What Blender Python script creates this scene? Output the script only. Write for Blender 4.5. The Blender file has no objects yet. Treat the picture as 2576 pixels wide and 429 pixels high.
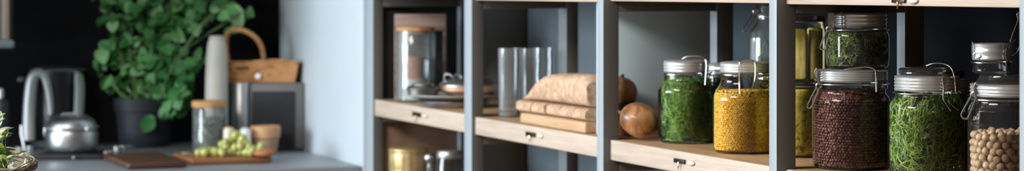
import bpy, bmesh, math, random
from mathutils import Vector, Matrix, Euler, Quaternion
random.seed(11)
C = bpy.context.scene.collection
PI = math.pi
# ------------------------------------------------------------------ photograph geometry
F = 5200.0; CX = 1288.0; YH = -30.0; VP = -780.0
TH = math.atan((CX - VP) / F); CT, ST = math.cos(TH), math.sin(TH)
CZ = 1.337
D0 = 1.54                                   # front plane of the shelving

def ground(px, Y):                          # camera ray at column px, depth Y -> world x, y
    X = (px - CX) / F * Y
    return Y * ST + X * CT, Y * CT - X * ST
def at(px, py, Y):
    x, y = ground(px, Y)
    return Vector((x, y, CZ - (py - YH) / F * Y))
def Y_on_x(px, x):                          # depth of the ray at px on plane x = const
    t = (px - CX) / F
    return x / (ST + t * CT)
def Y_on_y(px, y):
    t = (px - CX) / F
    return y / (CT - t * ST)
def y_on_x(px, x): return ground(px, Y_on_x(px, x))[1]
def x_on_y(px, y): return ground(px, Y_on_y(px, y))[0]
def Y_on_z(py, z): return (CZ - z) * F / (py - YH)

# ------------------------------------------------------------------ materials
def _nt(name):
    m = bpy.data.materials.new(name); m.use_nodes = True
    nt = m.node_tree; nt.nodes.clear()
    out = nt.nodes.new('ShaderNodeOutputMaterial')
    return m, nt, out
def N(nt, typ, **kw):
    n = nt.nodes.new(typ)
    for k, v in kw.items():
        if k in n.inputs: n.inputs[k].default_value = v
        else: setattr(n, k, v)
    return n
def ramp(nt, fac, stops):
    r = nt.nodes.new('ShaderNodeValToRGB')
    e = r.color_ramp.elements
    while len(e) < len(stops): e.new(0.5)
    for i, (p, c) in enumerate(stops):
        e[i].position = p; e[i].color = (*c, 1)
    nt.links.new(fac, r.inputs[0]); return r.outputs[0]
def c4(c): return (*c, 1)
def plain(name, col, rough=.5, metal=0., noise=0., nscale=20., bump=0., bscale=80., spec=.5, coat=0., aniso=None):
    m, nt, out = _nt(name)
    b = N(nt, 'ShaderNodeBsdfPrincipled', Roughness=rough, Metallic=metal)
    b.inputs['Base Color'].default_value = c4(col)
    b.inputs['Specular IOR Level'].default_value = spec
    b.inputs['Coat Weight'].default_value = coat
    tc = N(nt, 'ShaderNodeTexCoord')
    if noise > 0:
        n = N(nt, 'ShaderNodeTexNoise', Scale=nscale, Detail=4.)
        nt.links.new(tc.outputs['Object'], n.inputs['Vector'])
        lo = tuple(max(0, c * (1 - noise)) for c in col); hi = tuple(min(1, c * (1 + noise)) for c in col)
        nt.links.new(ramp(nt, n.outputs[0], [(.3, lo), (.7, hi)]), b.inputs['Base Color'])
    if bump > 0:
        n2 = N(nt, 'ShaderNodeTexNoise', Scale=bscale, Detail=3.)
        bp = N(nt, 'ShaderNodeBump', Strength=bump, Distance=.002)
        nt.links.new(tc.outputs['Object'], n2.inputs['Vector'])
        nt.links.new(n2.outputs[0], bp.inputs['Height']); nt.links.new(bp.outputs[0], b.inputs['Normal'])
    nt.links.new(b.outputs[0], out.inputs[0]); return m
def wood(name, c0, c1, c2, mapping=(40, 3, 40), rough=.5, bump=.12, scale=1.0):
    m, nt, out = _nt(name)
    b = N(nt, 'ShaderNodeBsdfPrincipled', Roughness=rough)
    tc = N(nt, 'ShaderNodeTexCoord'); mp = N(nt, 'ShaderNodeMapping'); mp.inputs['Scale'].default_value = mapping
    n = N(nt, 'ShaderNodeTexNoise', Scale=scale, Detail=6., Distortion=1.2)
    nt.links.new(tc.outputs['Object'], mp.inputs[0]); nt.links.new(mp.outputs[0], n.inputs['Vector'])
    nt.links.new(ramp(nt, n.outputs[0], [(.3, c0), (.5, c1), (.7, c2)]), b.inputs['Base Color'])
    bp = N(nt, 'ShaderNodeBump', Strength=bump, Distance=.001)
    nt.links.new(n.outputs[0], bp.inputs['Height']); nt.links.new(bp.outputs[0], b.inputs['Normal'])
    nt.links.new(b.outputs[0], out.inputs[0]); return m
def glass(name, tint=(.97, .985, .98), edge=(.70, .75, .73), rough=.02, ior=1.38, haze=0.):
    # thin-walled glass: clear straight through, darker and mirror-like towards grazing angles
    m, nt, out = _nt(name)
    lw = N(nt, 'ShaderNodeLayerWeight', Blend=.35)
    col = ramp(nt, lw.outputs['Facing'], [(.0, tint), (.55, tuple((a * .8 + b * .2) for a, b in zip(tint, edge))), (1., edge)])
    t = N(nt, 'ShaderNodeBsdfTransparent'); g = N(nt, 'ShaderNodeBsdfGlossy', Roughness=rough)
    g.inputs['Color'].default_value = (1, 1, 1, 1)
    fr = N(nt, 'ShaderNodeFresnel', IOR=ior)
    mx = N(nt, 'ShaderNodeMixShader')
    nt.links.new(col, t.inputs[0]); nt.links.new(fr.outputs[0], mx.inputs[0])
    nt.links.new(t.outputs[0], mx.inputs[1]); nt.links.new(g.outputs[0], mx.inputs[2])
    last = mx
    if haze > 0:                              # faintly milky glass
        df = N(nt, 'ShaderNodeBsdfDiffuse'); df.inputs[0].default_value = (.8, .83, .84, 1)
        last = N(nt, 'ShaderNodeMixShader', Fac=haze)
        nt.links.new(mx.outputs[0], last.inputs[1]); nt.links.new(df.outputs[0], last.inputs[2])
    nt.links.new(last.outputs[0], out.inputs[0]); return m
def island(name, stops, rough=.5, spec=.4, transl=0., nscale=0, coat=0.):
    # each separate grain / leaf gets its own shade
    m, nt, out = _nt(name)
    g = N(nt, 'ShaderNodeNewGeometry')
    col = ramp(nt, g.outputs['Random Per Island'], stops)
    b = N(nt, 'ShaderNodeBsdfPrincipled', Roughness=rough)
    b.inputs['Specular IOR Level'].default_value = spec
    b.inputs['Coat Weight'].default_value = coat
    nt.links.new(col, b.inputs['Base Color'])
    if transl > 0:
        t = N(nt, 'ShaderNodeBsdfTranslucent'); nt.links.new(col, t.inputs[0])
        mx = N(nt, 'ShaderNodeMixShader', Fac=transl)
        nt.links.new(b.outputs[0], mx.inputs[1]); nt.links.new(t.outputs[0], mx.inputs[2])
        nt.links.new(mx.outputs[0], out.inputs[0])
    else: nt.links.new(b.outputs[0], out.inputs[0])
    return m
def blotch(name, stops, scale=20., rough=.5, stretch=(1, 1, 1), bump=.3, spec=.4, distort=0.6, coat=0.):
    m, nt, out = _nt(name)
    tc = N(nt, 'ShaderNodeTexCoord'); mp = N(nt, 'ShaderNodeMapping'); mp.inputs['Scale'].default_value = stretch
    n = N(nt, 'ShaderNodeTexNoise', Scale=scale, Detail=5., Distortion=distort)
    nt.links.new(tc.outputs['Object'], mp.inputs[0]); nt.links.new(mp.outputs[0], n.inputs['Vector'])
    b = N(nt, 'ShaderNodeBsdfPrincipled', Roughness=rough); b.inputs['Specular IOR Level'].default_value = spec
    b.inputs['Coat Weight'].default_value = coat
    nt.links.new(ramp(nt, n.outputs[0], stops), b.inputs['Base Color'])
    bp = N(nt, 'ShaderNodeBump', Strength=bump, Distance=.003)
    nt.links.new(n.outputs[0], bp.inputs['Height']); nt.links.new(bp.outputs[0], b.inputs['Normal'])
    nt.links.new(b.outputs[0], out.inputs[0]); return m

M = {}
M['post'] = plain('post_shaded_tone', (.125, .122, .115), .55, 0., .05, 9, .06, 200, .25)  # post body coloured dark to carry the shade on its sides
M['strip'] = plain('post_lit_tone', (.315, .36, .39), .42, 0., .03, 9)  # daylight on the post fronts, put into a paler colour
M['navy'] = plain('back_wall_shaded_navy', (.0025, .0034, .0052), .7, 0, .3, 4, spec=.08)
M['black_wall'] = plain('black_plaster', (.0045, .0055, .0085), .6, 0, .5, 3, .1, 30, .25)
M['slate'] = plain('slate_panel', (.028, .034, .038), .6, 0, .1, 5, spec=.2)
M['teal'] = plain('back_wall_half_lit_teal', (.045, .062, .07), .6, 0, .1, 5, spec=.15)
M['bluegrey'] = plain('back_wall_lit_blue_grey', (.12, .15, .165), .6, 0, .1, 5, spec=.2)
M['greypanel'] = plain('pale_grey_panel', (.68, .86, .96), .45, 0, .05, 5)
M['brownpanel'] = wood('brown_lining', (.27, .175, .12), (.33, .215, .15), (.38, .25, .18), (6, 20, 2), .6)
M['pale'] = plain('pale_blue_paint', (.47, .525, .56), .5, 0, .03, 3)
M['white_wall'] = plain('warm_grey_plaster', (.22, .18, .15), .8, 0, .04, 5)
M['ceil'] = plain('ceiling_plaster', (.6, .6, .6), .9, 0, .03, 5)
M['floor'] = wood('floor_wood', (.16, .11, .08), (.21, .15, .10), (.26, .19, .13), (8, 1, 8), .5)
M['edge'] = wood('pale_board_edge', (.43, .33, .25), (.49, .39, .31), (.54, .44, .36), (60, 5, 90), .5, .08)
M['board'] = wood('oak_board', (.34, .19, .09), (.43, .26, .13), (.50, .32, .18), (70, 5, 70), .42, .1)
M['latchm'] = plain('dark_latch_metal', (.05, .045, .035), .4, .8)
M['brass'] = plain('brass', (.75, .45, .16), .3, 1.)
M['glass'] = glass('clear_glass', haze=.005)
M['glassp'] = glass('pale_bottle_glass', haze=.07)
M['glass2'] = glass('tumbler_glass', (.96, .98, .98), (.66, .72, .75), .05, 1.45, .09)
M['darkglass'] = glass('smoked_glass', (.55, .55, .54), (.26, .27, .28), .03, 1.5, .02)
M['lid'] = plain('ribbed_silver_lid', (.56, .57, .57), .32, .65, .12, 40)
M['lidwhite'] = plain('pale_pewter_lid', (.62, .63, .63), .38, .6, .08, 40)
M['wire'] = plain('clip_wire', (.62, .62, .62), .22, 1.)
M['gasket'] = plain('grey_gasket', (.22, .21, .20), .5)
M['millet'] = island('millet_grain', [(0, (.74, .37, .015)), (.5, (.93, .53, .035)), (1, (.96, .68, .11))], .45)
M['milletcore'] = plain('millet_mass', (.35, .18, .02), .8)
M['bean'] = island('red_bean', [(0, (.06, .018, .012)), (.6, (.14, .042, .030)), (1, (.26, .095, .065))], .28, .6)
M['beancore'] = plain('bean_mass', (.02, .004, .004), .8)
M['chick'] = blotch('chickpea_skin', [(.3, (.44, .28, .15)), (.6, (.60, .42, .26))], 90, .5, bump=.15)
M['chickcore'] = plain('chickpea_mass', (.30, .19, .11), .8)
M['dill'] = island('dill_green', [(0, (.09, .22, .025)), (.5, (.21, .42, .05)), (.9, (.40, .55, .10)), (1, (.52, .56, .12))], .5, .3, .3)
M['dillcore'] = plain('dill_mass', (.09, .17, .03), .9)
M['yflower'] = plain('yellow_floret', (.75, .50, .02), .5)
M['tarragon'] = island('tarragon_green', [(0, (.10, .20, .025)), (.5, (.25, .40, .06)), (.85, (.41, .54, .12)), (1, (.54, .54, .12))], .4, .4, .25)
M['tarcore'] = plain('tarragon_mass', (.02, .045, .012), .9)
M['moss'] = island('thyme_green', [(0, (.13, .18, .04)), (.6, (.32, .40, .12)), (1, (.55, .58, .26))], .5, .3, .2)
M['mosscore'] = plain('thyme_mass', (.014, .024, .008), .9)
M['slab'] = blotch('pickled_yellow_slab', [(.3, (.50, .38, .06)), (.5, (.78, .64, .17)), (.7, (.86, .76, .30))], 90, .4, (1, 1, .35), .4)
M['chop'] = blotch('chopped_yellow_pickle', [(.34, (.18, .14, .01)), (.45, (.72, .58, .04)), (.7, (.86, .74, .09))], 140, .35, bump=.5)
M['olive'] = island('olive_green', [(0, (.03, .045, .008)), (1, (.14, .15, .03))], .4)
M['oil'] = glass('pale_yellow_liquid', (.80, .80, .45), (.40, .42, .20), .05, 1.2)
M['onion'] = blotch('onion_skin', [(.30, (.08, .025, .008)), (.42, (.27, .11, .035)), (.55, (.40, .19, .08)), (.75, (.56, .33, .17))], 42, .42, (1, 1, .5), .25, coat=.2)
M['root'] = plain('onion_root', (.10, .06, .04), .8, 0, .4, 200)
M['terra'] = plain('terracotta', (.38, .14, .05), .6, 0, .15, 30)
M['black'] = plain('black_gloss', (.008, .009, .011), .35)
M['blackm'] = plain('matt_black', (.012, .014, .018), .6)
M['bread'] = blotch('bread_crust', [(.3, (.38, .22, .13)), (.5, (.52, .34, .22)), (.75, (.64, .47, .33))], 80, .8, bump=.6)
M['breadw'] = wood('serving_board_wood', (.42, .24, .12), (.50, .31, .17), (.57, .38, .23), (60, 5, 60), .55)
M['boxw'] = wood('brown_box_wood', (.20, .13, .10), (.26, .18, .14), (.32, .23, .18), (3, 60, 60), .6)
M['cork'] = plain('cork', (.50, .26, .10), .8, 0, .2, 60)
M['copper'] = plain('copper', (.80, .47, .32), .45, .7, .08, 15)
M['steel'] = plain('brushed_steel', (.42, .43, .44), .36, 1., .06, 30)
M['steeld'] = plain('dull_steel', (.42, .43, .44), .4, .8, .08, 10)
M['plate'] = plain('grey_stoneware', (.30, .29, .27), .5, 0, .1, 30)
M['gold'] = plain('gold_tin', (.80, .58, .28), .38, .75, .3, 40)
M['copperdust'] = plain('cocoa_powder', (.30, .12, .05), .8, 0, .2, 60)
M['counter'] = plain('grey_worktop', (.30, .33, .36), .38, 0, .06, 12)
M['cab'] = plain('dark_cabinet', (.06, .06, .06), .5)
M['pot'] = plain('dark_plant_pot', (.012, .017, .025), .55, 0, .1, 20)
M['soil'] = plain('soil', (.02, .014, .01), .95, 0, .4, 80)
M['leaf'] = island('plant_leaf', [(0, (.035, .17, .045)), (.5, (.11, .36, .11)), (.8, (.22, .50, .20)), (1, (.38, .62, .33))], .4, .45, .3)
M['stem'] = plain('green_stem', (.10, .20, .06), .6)
M['ceramic'] = plain('pale_ceramic', (.42, .40, .35), .55, 0, .08, 12)
M['herbdry'] = island('dry_herb', [(0, (.05, .08, .04)), (.6, (.16, .20, .12)), (1, (.45, .40, .33))], .6)
M['binm'] = plain('grey_bin_metal', (.13, .125, .125), .5, .2, .05, 20)
M['binface'] = plain('charcoal_face', (.026, .026, .030), .6, spec=.2)
M['wicker'] = blotch('wicker_brown', [(.3, (.20, .08, .03)), (.42, (.46, .21, .08)), (.7, (.56, .28, .11))], 40, .6, (1, 1, 2), .2)
M['rope'] = blotch('rope_tan', [(.3, (.26, .12, .04)), (.7, (.50, .28, .11))], 160, .7)
M['whitegl'] = plain('white_glaze', (.82, .83, .82), .3)
M['cream'] = plain('glow_spot_cream', (.66, .58, .47), .4)
M['potwood'] = wood('bamboo_bowl', (.26, .15, .09), (.34, .20, .12), (.42, .26, .16), (5, 5, 60), .55)
M['potrim'] = plain('bamboo_rim', (.48, .26, .13), .55, 0, .1, 30)
M['walnut'] = wood('walnut_board', (.045, .018, .010), (.075, .030, .016), (.11, .045, .024), (4, 60, 60), .42)
M['teak'] = wood('teak_board', (.20, .075, .028), (.30, .12, .045), (.38, .16, .06), (4, 60, 60), .45)
M['grape'] = island('grape_skin', [(0, (.06, .13, .012)), (.45, (.19, .27, .03)), (.8, (.38, .42, .08)), (1, (.62, .58, .24))], .2, .6, .2, coat=.3)
M['dullgreen'] = plain('dull_grey_green_strip', (.16, .19, .17), .45, .2)
M['kettlegrip'] = plain('satin_grip', (.46, .47, .46), .4, .35)
M['tan'] = wood('tan_cabinet_wood', (.18, .135, .10), (.22, .17, .13), (.26, .205, .155), (60, 60, 3), .6)
M['greyblue'] = plain('grey_blue_trim', (.13, .16, .17), .5)
M['herbleaf'] = island('glossy_leaf', [(0, (.03, .06, .006)), (.5, (.075, .13, .012)), (1, (.18, .24, .03))], .3, .4, .2, coat=.15)
M['twig'] = blotch('twig_bark', [(.3, (.07, .055, .03)), (.7, (.24, .20, .12))], 120, .8)
M['garlic'] = blotch('garlic_skin', [(.3, (.55, .50, .52)), (.5, (.78, .77, .76)), (.7, (.86, .85, .84))], 120, .5, (1, 1, .2), .2)
M['winframe'] = plain('window_frame_paint', (.7, .7, .7), .5)

# ------------------------------------------------------------------ mesh builder
class MB:
    def __init__(s): s.v = []; s.f = []; s.m = []
    def add(s, vs, fs, mi=0):
        o = len(s.v); s.v += [tuple(p) for p in vs]
        s.f += [tuple(i + o for i in q) for q in fs]; s.m += [mi] * len(fs)
        return s
    def lathe(s, prof, n=48, c=(0, 0, 0), mi=0, cap0=True, cap1=True, sx=1., sy=1., fn=None):
        vs = []; fs = []; k = len(prof)
        for r, z in prof:
            for i in range(n):
                a = 2 * PI * i / n; q = fn(a, z) if fn else 1.
                vs.append((c[0] + r * sx * q * math.cos(a), c[1] + r * sy * q * math.sin(a), c[2] + z))
        for j in range(k - 1):
            for i in range(n):
                i2 = (i + 1) % n
                fs.append((j * n + i, j * n + i2, (j + 1) * n + i2, (j + 1) * n + i))
        if cap0: fs.append(tuple(range(n - 1, -1, -1)))
        if cap1: fs.append(tuple((k - 1) * n + i for i in range(n)))
        return s.add(vs, fs, mi)
    def tube(s, pts, r, n=8, closed=False, mi=0, cap=True):
        pts = [Vector(p) for p in pts]; k = len(pts)
        rs = r if isinstance(r, (list, tuple)) else [r] * k
        vs = []; fs = []; up = None
        for i in range(k):
            a = pts[(i - 1) % k] if (closed or i > 0) else pts[i]
            b = pts[(i + 1) % k] if (closed or i < k - 1) else pts[i]
            t = (b - a)
            t = t.normalized() if t.length > 1e-9 else Vector((0, 0, 1))
            if up is None:
                up = Vector((0, 0, 1)) if abs(t.z) < .9 else Vector((0, 1, 0))
            u = (up - t * up.dot(t))
            u = u.normalized() if u.length > 1e-6 else t.orthogonal().normalized()
            w = t.cross(u); up = u
            for j in range(n):
                q = 2 * PI * j / n
                vs.append(pts[i] + (u * math.cos(q) + w * math.sin(q)) * rs[i])
        for i in range(k if closed else k - 1):
            i2 = (i + 1) % k
            for j in range(n):
                j2 = (j + 1) % n
                fs.append((i * n + j, i * n + j2, i2 * n + j2, i2 * n + j))
        if cap and not closed:
            fs.append(tuple(range(n - 1, -1, -1))); fs.append(tuple((k - 1) * n + j for j in range(n)))
        return s.add(vs, fs, mi)
    def rbox(s, lo, hi, bev=.002, seg=2, mat=None, mi=0, taper=None):
        bm = bmesh.new(); bmesh.ops.create_cube(bm, size=1.)
        lo, hi = Vector(lo), Vector(hi); ce = (lo + hi) / 2; sz = hi - lo
        for v in bm.verts:
            v.co = Vector((v.co.x * sz.x, v.co.y * sz.y, v.co.z * sz.z)) + ce
            if taper:
                k = taper if v.co.z < ce.z else 1.
                v.co.x = ce.x + (v.co.x - ce.x) * k; v.co.y = ce.y + (v.co.y - ce.y) * k
        if bev > 0:
            bmesh.ops.bevel(bm, geom=list(bm.edges), offset=min(bev, min(sz) * .49), segments=seg, affect='EDGES', profile=.5)
        bm.verts.index_update()
        vs = [(mat @ v.co) if mat else v.co.copy() for v in bm.verts]
        fs = [tuple(v.index for v in f.verts) for f in bm.faces]
        bm.free(); return s.add(vs, fs, mi)
    def ball(s, c, rad, sub=2, rot=None, mi=0, fn=None):
        vs0, fs0 = ICO(sub); out = []
        rad = rad if isinstance(rad, (tuple, list)) else (rad,) * 3
        for p in vs0:
            k = fn(p) if fn else 1.
            q = Vector((p.x * rad[0] * k, p.y * rad[1] * k, p.z * rad[2] * k))
            if rot: q = rot @ q
            out.append(q + Vector(c))
        return s.add(out, fs0, mi)
    def prism(s, poly, y0, y1, mi=0):        # polygon in x,z extruded along y
        n = len(poly)
        vs = [(x, y0, z) for x, z in poly] + [(x, y1, z) for x, z in poly]
        fs = [tuple(range(n)), tuple(range(2 * n - 1, n - 1, -1))] + [(i, n + i, n + (i + 1) % n, (i + 1) % n) for i in range(n)]
        return s.add(vs, fs, mi)
    def leaf(s, base, d, nrm, L, W, cup=.15, mi=0, kind='round', bend=.25):
        d = d.normalized(); side = d.cross(nrm)
        if side.length < 1e-5: side = d.orthogonal()
        side.normalize(); n = side.cross(d).normalized()
        if kind == 'round': rows = [(0, .02), (.10, .36), (.30, .50), (.55, .48), (.78, .33), (.93, .14), (1., .01)]
        else: rows = [(0, .03), (.2, .30), (.45, .42), (.7, .30), (.88, .13), (1., .01)]
        vs = []; fs = []
        for t, w in rows:
            mid = base + d * (L * t) - n * (L * bend * t * t)
            vs += [mid + side * (W * w) + n * (W * w * cup * 2), mid, mid - side * (W * w) + n * (W * w * cup * 2)]
        for j in range(len(rows) - 1):
            a = j * 3
            fs += [(a, a + 1, a + 4, a + 3), (a + 1, a + 2, a + 5, a + 4)]
        return s.add(vs, fs, mi)
    def ribbon(s, pts, w, nrm, mi=0):
        vs = []; fs = []; k = len(pts)
        for i, p in enumerate(pts):
            t = pts[min(i + 1, k - 1)] - pts[max(i - 1, 0)]
            sd = t.cross(nrm)
            sd = sd.normalized() if sd.length > 1e-7 else Vector((1, 0, 0))
            ww = w * (1 - .85 * abs(2 * i / (k - 1) - .8) ** 2 / 1.44)
            vs += [p + sd * ww * .5, p - sd * ww * .5]
        for i in range(k - 1): fs.append((2 * i, 2 * i + 1, 2 * i + 3, 2 * i + 2))
        return s.add(vs, fs, mi)
    def build(s, name, mats, parent=None, smooth=True, world=False, angle=40):
        me = bpy.data.meshes.new(name)
        vs = s.v
        if world and parent is not None:
            inv = (Matrix.Translation(parent.location) @ parent.rotation_euler.to_matrix().to_4x4()).inverted()
            vs = [tuple(inv @ Vector(p)) for p in s.v]
        me.from_pydata(vs, [], s.f); me.validate(verbose=False)
        if not isinstance(mats, (list, tuple)): mats = [mats]
        for m in mats: me.materials.append(m)
        if len(mats) > 1:
            for p, mi in zip(me.polygons, s.m): p.material_index = mi
        bm = bmesh.new(); bm.from_mesh(me); bmesh.ops.recalc_face_normals(bm, faces=bm.faces); bm.to_mesh(me); bm.free()
        if smooth:
            for p in me.polygons: p.use_smooth = True
            me.set_sharp_from_angle(angle=math.radians(angle))
        me.update()
        o = bpy.data.objects.new(name, me); C.objects.link(o)
        if parent is not None: o.parent = parent
        return o
_ico = {}
def ICO(sub):
    if sub not in _ico:
        bm = bmesh.new(); bmesh.ops.create_icosphere(bm, subdivisions=sub, radius=1.)
        bm.verts.index_update()
        _ico[sub] = ([v.co.copy() for v in bm.verts], [tuple(v.index for v in f.verts) for f in bm.faces]); bm.free()
    return _ico[sub]
def tag(o, label=None, cat=None, group=None, kind=None):
    if label: o['label'] = label
    if cat: o['category'] = cat
    if group: o['group'] = group
    if kind: o['kind'] = kind
    return o
def thing(name, label, cat, loc, rz=0., group=None, kind=None):
    o = bpy.data.objects.new(name, None); C.objects.link(o)
    o.empty_display_size = .02
    o.location = loc; o.rotation_euler = (0, 0, rz)
    return tag(o, label, cat, group, kind)
def copy_tree(o, parent=None):
    c = o.copy(); C.objects.link(c)
    if parent is not None: c.parent = parent
    for ch in list(o.children): copy_tree(ch, c)
    return c
def struct(name, mb, mat, label=None):
    o = mb.build(name, mat); o['kind'] = 'structure'
    o['label'] = label or name.replace('_', ' '); o['category'] = name.split('_')[0]
    return o
def smooth_path(pts, n=6, closed=False):
    P = [Vector(p) for p in pts]; out = []; k = len(P)
    rng = k if closed else k - 1
    for i in range(rng):
        p0 = P[(i - 1) % k] if (closed or i > 0) else P[i]
        p1 = P[i]; p2 = P[(i + 1) % k]
        p3 = P[(i + 2) % k] if (closed or i + 2 < k) else P[(i + 1) % k]
        for j in range(n):
            t = j / n
            out.append(.5 * ((2 * p1) + (p2 - p0) * t + (2 * p0 - 5 * p1 + 4 * p2 - p3) * t * t + (3 * p1 - p0 - 3 * p2 + p3) * t ** 3))
    if not closed: out.append(P[-1])
    return out

# ------------------------------------------------------------------ shelving: measured columns
post_px = [(918, 938, 963), (1168, 1186, 1216), (1502, 1517, 1557), (1935, 1953, 2002), (2565, 2584, 2640)]
rear_px = [(1108, 1125, 1150), (1405, 1425, 1455), (1785, 1803, 1845), (2238, 2276, 2325), (2905, 2925, 2985)]
posts = []
for (a, b, c), (ra, rb, rc) in zip(post_px, rear_px):
    yf, yn = y_on_x(a, D0), y_on_x(b, D0)
    xg = x_on_y(c, yn); xr = x_on_y(rb, yn); xe = x_on_y(rc, yn)
    posts.append(dict(yf=yf, yn=yn, xg=xg, xr=xr, xe=xe))
    print('post', {k: round(v, 3) for k, v in posts[-1].items()})
XR = sum(p['xr'] for p in posts[1:4]) / 3; XE = XR + .035
XB = 1.945                                  # back boards, well behind the rear posts
# lower boards: front left corner (px, top, bottom), upper boards: (px, bottom)
lowb = [(942, 249.5, 290), (1195, 293.5, 337), (1535, 351, 401), (1977, 425, 480)]
upb = [(942, -7), (1197, .3), (1536, 2.6), (1979, 10.6)]
rail_up = [17, 22, 29, 33]; rail_lo = [306, 362, 430, 520]
boards = []
for i in range(4):
    p, q = posts[i], posts[i + 1]
    px, pt, pb = lowb[i]
    Y = Y_on_y(px, p['yn']); x = ground(px, Y)[0]
    zt = at(px, pt, Y).z; zb = at(px, pb, Y).z
    Yu = Y_on_y(upb[i][0], p['yn'])
    zu = at(upb[i][0], upb[i][1], Yu).z
    Yr = Y_on_y(post_px[i][2], p['yn'])
    zr = at(post_px[i][2], rail_up[i], Yr).z; zrl = at(post_px[i][2], rail_lo[i], Yr).z
    boards.append(dict(x=x, y1=p['yn'], y0=q['yf'], zt=zt, zb=zb, zu=zu, zr=zr, zrl=zrl))
    print('board', {k: round(v, 3) for k, v in boards[-1].items()})
zt_m = sum(b['zt'] for b in boards) / 4
PITCH = .275
frame = thing('shelving_frame', 'steel shelving frame, posts painted in shaded tone with lit-tone front strips, carrying the wooden boards', 'shelving', (D0, posts[2]['yn'], 0))
for i, p in enumerate(posts):
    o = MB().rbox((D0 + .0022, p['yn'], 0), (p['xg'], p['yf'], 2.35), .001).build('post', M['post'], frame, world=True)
    st_ = MB().rbox((D0, p['yn'] - .0003, 0), (D0 + .002, p['yf'] + .0003, 2.35), .0005).build('lit_front_strip', M['strip'], frame, world=True); st_.parent = o; st_['label'] = 'pale strip painted as the lit front of the post'
    xr = p['xr'] if 0 < i < 4 else XR
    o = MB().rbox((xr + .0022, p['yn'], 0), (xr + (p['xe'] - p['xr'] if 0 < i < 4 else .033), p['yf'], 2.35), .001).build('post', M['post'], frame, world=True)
    st_ = MB().rbox((xr, p['yn'] - .0003, 0), (xr + .002, p['yf'] + .0003, 2.35), .0005).build('lit_front_strip', M['strip'], frame, world=True); st_.parent = o; st_['label'] = 'pale strip painted as the lit front of the post'
    b = boards[min(i, 3)]
    for lv, (zhi, zlo) in enumerate([(b['zu'], b['zr']), (b['zb'], b['zrl']), (b['zt'] - PITCH - .036, b['zt'] - PITCH - .06), (2.33, 2.30)]):
        if zhi - zlo < .006: zlo = zhi - .012
        MB().rbox((p['xg'] + .0003, p['yn'], zlo), (xr - .0003, p['yn'] + .02, zhi - .0008), .001).build('side_rail', M['post'], frame, world=True)

def shelf_board(i, x, y0, y1, z0, z1, label, grp, latch_px=None, latch_py=None):
    t = thing('shelf_board', label, 'shelf', (x, y0 + .001, z0), 0, grp)
    L = y1 - y0 - .002; Wd = XB - .002 - x; H = z1 - z0
    MB().rbox((.014, 0, 0), (Wd, L, H), .001).build('panel', M['board'], t)
    MB().rbox((0, 0, 0), (.0135, L, H), .0012).build('front_edge', M['edge'], t)
    if latch_px:
        yl = y_on_x(latch_px, x); ly = yl - y0 - .001
        Y = Y_on_x(latch_px, x); zl = at(latch_px, latch_py, Y).z - z0
        k = Y / F / .37
        o = MB().rbox((-.004, ly - 11 * k, zl - 5.5 * Y / F), (-.0003, ly + 11 * k, zl + 5.5 * Y / F), .001)
        o = o.build('latch', M['latchm'], t); o['label'] = 'dark metal latch plate'
        w = MB().tube([(-.004, ly, zl - 4 * Y / F), (-.005, ly - .002, zl - 10 * Y / F), (-.004, ly + .001, zl - 20 * Y / F)], [.0022, .0016, .0006], 8)
        w.build('pin', M['brass'], o)
        kn = MB().ball((-.002, ly - 24 * k, zl), (.004, .012, .0045), 2)  # warm glow by the latch, made as a cream-coloured blob
        kn = kn.build('glow_spot', M['cream'], t); kn['label'] = 'small cream blob standing for the warm glow beside the latch'
    return t
names = ['far left bay, holding the copper pan', 'second bay, holding the tumblers and bread', 'bay of the onions and the millet jar', 'right-hand bay under the red bean jar']
lat = [(1050, 287), (1337, 337), (1712, 404), None]
for i, b in enumerate(boards):
    la = lat[i] or (None, None)
    shelf_board(i, b['x'], b['y0'], b['y1'], b['zb'], b['zt'], 'pale wooden shelf board in the ' + names[i], 'shelf boards at middle height', *la)
    un = ['above the copper pan, mostly cut off', 'above the tumblers and bread', 'above the grey panel and dill jar', 'above the red bean and tarragon jars']
    shelf_board(i, b['x'], b['y0'], b['y1'], b['zu'], b['zu'] + .038, 'pale wooden shelf board running ' + un[i], 'upper shelf boards',
                *((2264, 2) if i == 3 else (None, None)))
    if i < 3:
        shelf_board(i, b['x'], b['y0'], b['y1'], b['zt'] - PITCH - .036, b['zt'] - PITCH, 'lower shelf board below the frame edge, ' + ['under the gold tin', 'under the tumbler bay', 'under the onion bay'][i], 'lowest shelf boards')
# infill panels set in the side frames and behind the rear posts
p = posts[0]
o = MB().rbox((p['xg'] + .001, p['yn'] + .022, boards[0]['zb']), (XR - .001, p['yf'], boards[0]['zu'] - .001), .001).build('end_panel', M['slate']); tag(o, 'dark slate panel closing the far end behind the wooden box', 'panel')
o = MB().rbox((p['xg'] + .001, p['yn'] + .022, boards[0]['zt'] - PITCH), (XR - .001, p['yf'], boards[0]['zb'] - .002), .001).build('end_panel', M['brownpanel']); tag(o, 'brown wooden panel closing the lower bay behind the gold tin', 'panel')
p = posts[2]
o = MB().rbox((p['xg'] + .004, 3.529, boards[1]['zt'] + .001), (1.86, 3.535, boards[1]['zu'] - .002), .001).build('side_panel', M['greypanel']); tag(o, 'pale grey side panel standing behind the onions and dill jar', 'panel')
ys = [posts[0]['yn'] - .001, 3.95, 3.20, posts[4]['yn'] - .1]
for k, (mm, lb) in enumerate([('bluegrey', 'back wall board in lit blue-grey tone behind the tumblers'), ('teal', 'back wall board in half-lit teal tone behind the millet jar'), ('navy', 'back wall board in shaded navy tone behind the clip jars')]):  # one back wall split in three, lit-to-shaded tones put into the colours
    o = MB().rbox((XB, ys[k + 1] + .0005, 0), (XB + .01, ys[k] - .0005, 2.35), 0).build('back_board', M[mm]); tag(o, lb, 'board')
b0 = boards[0]

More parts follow.
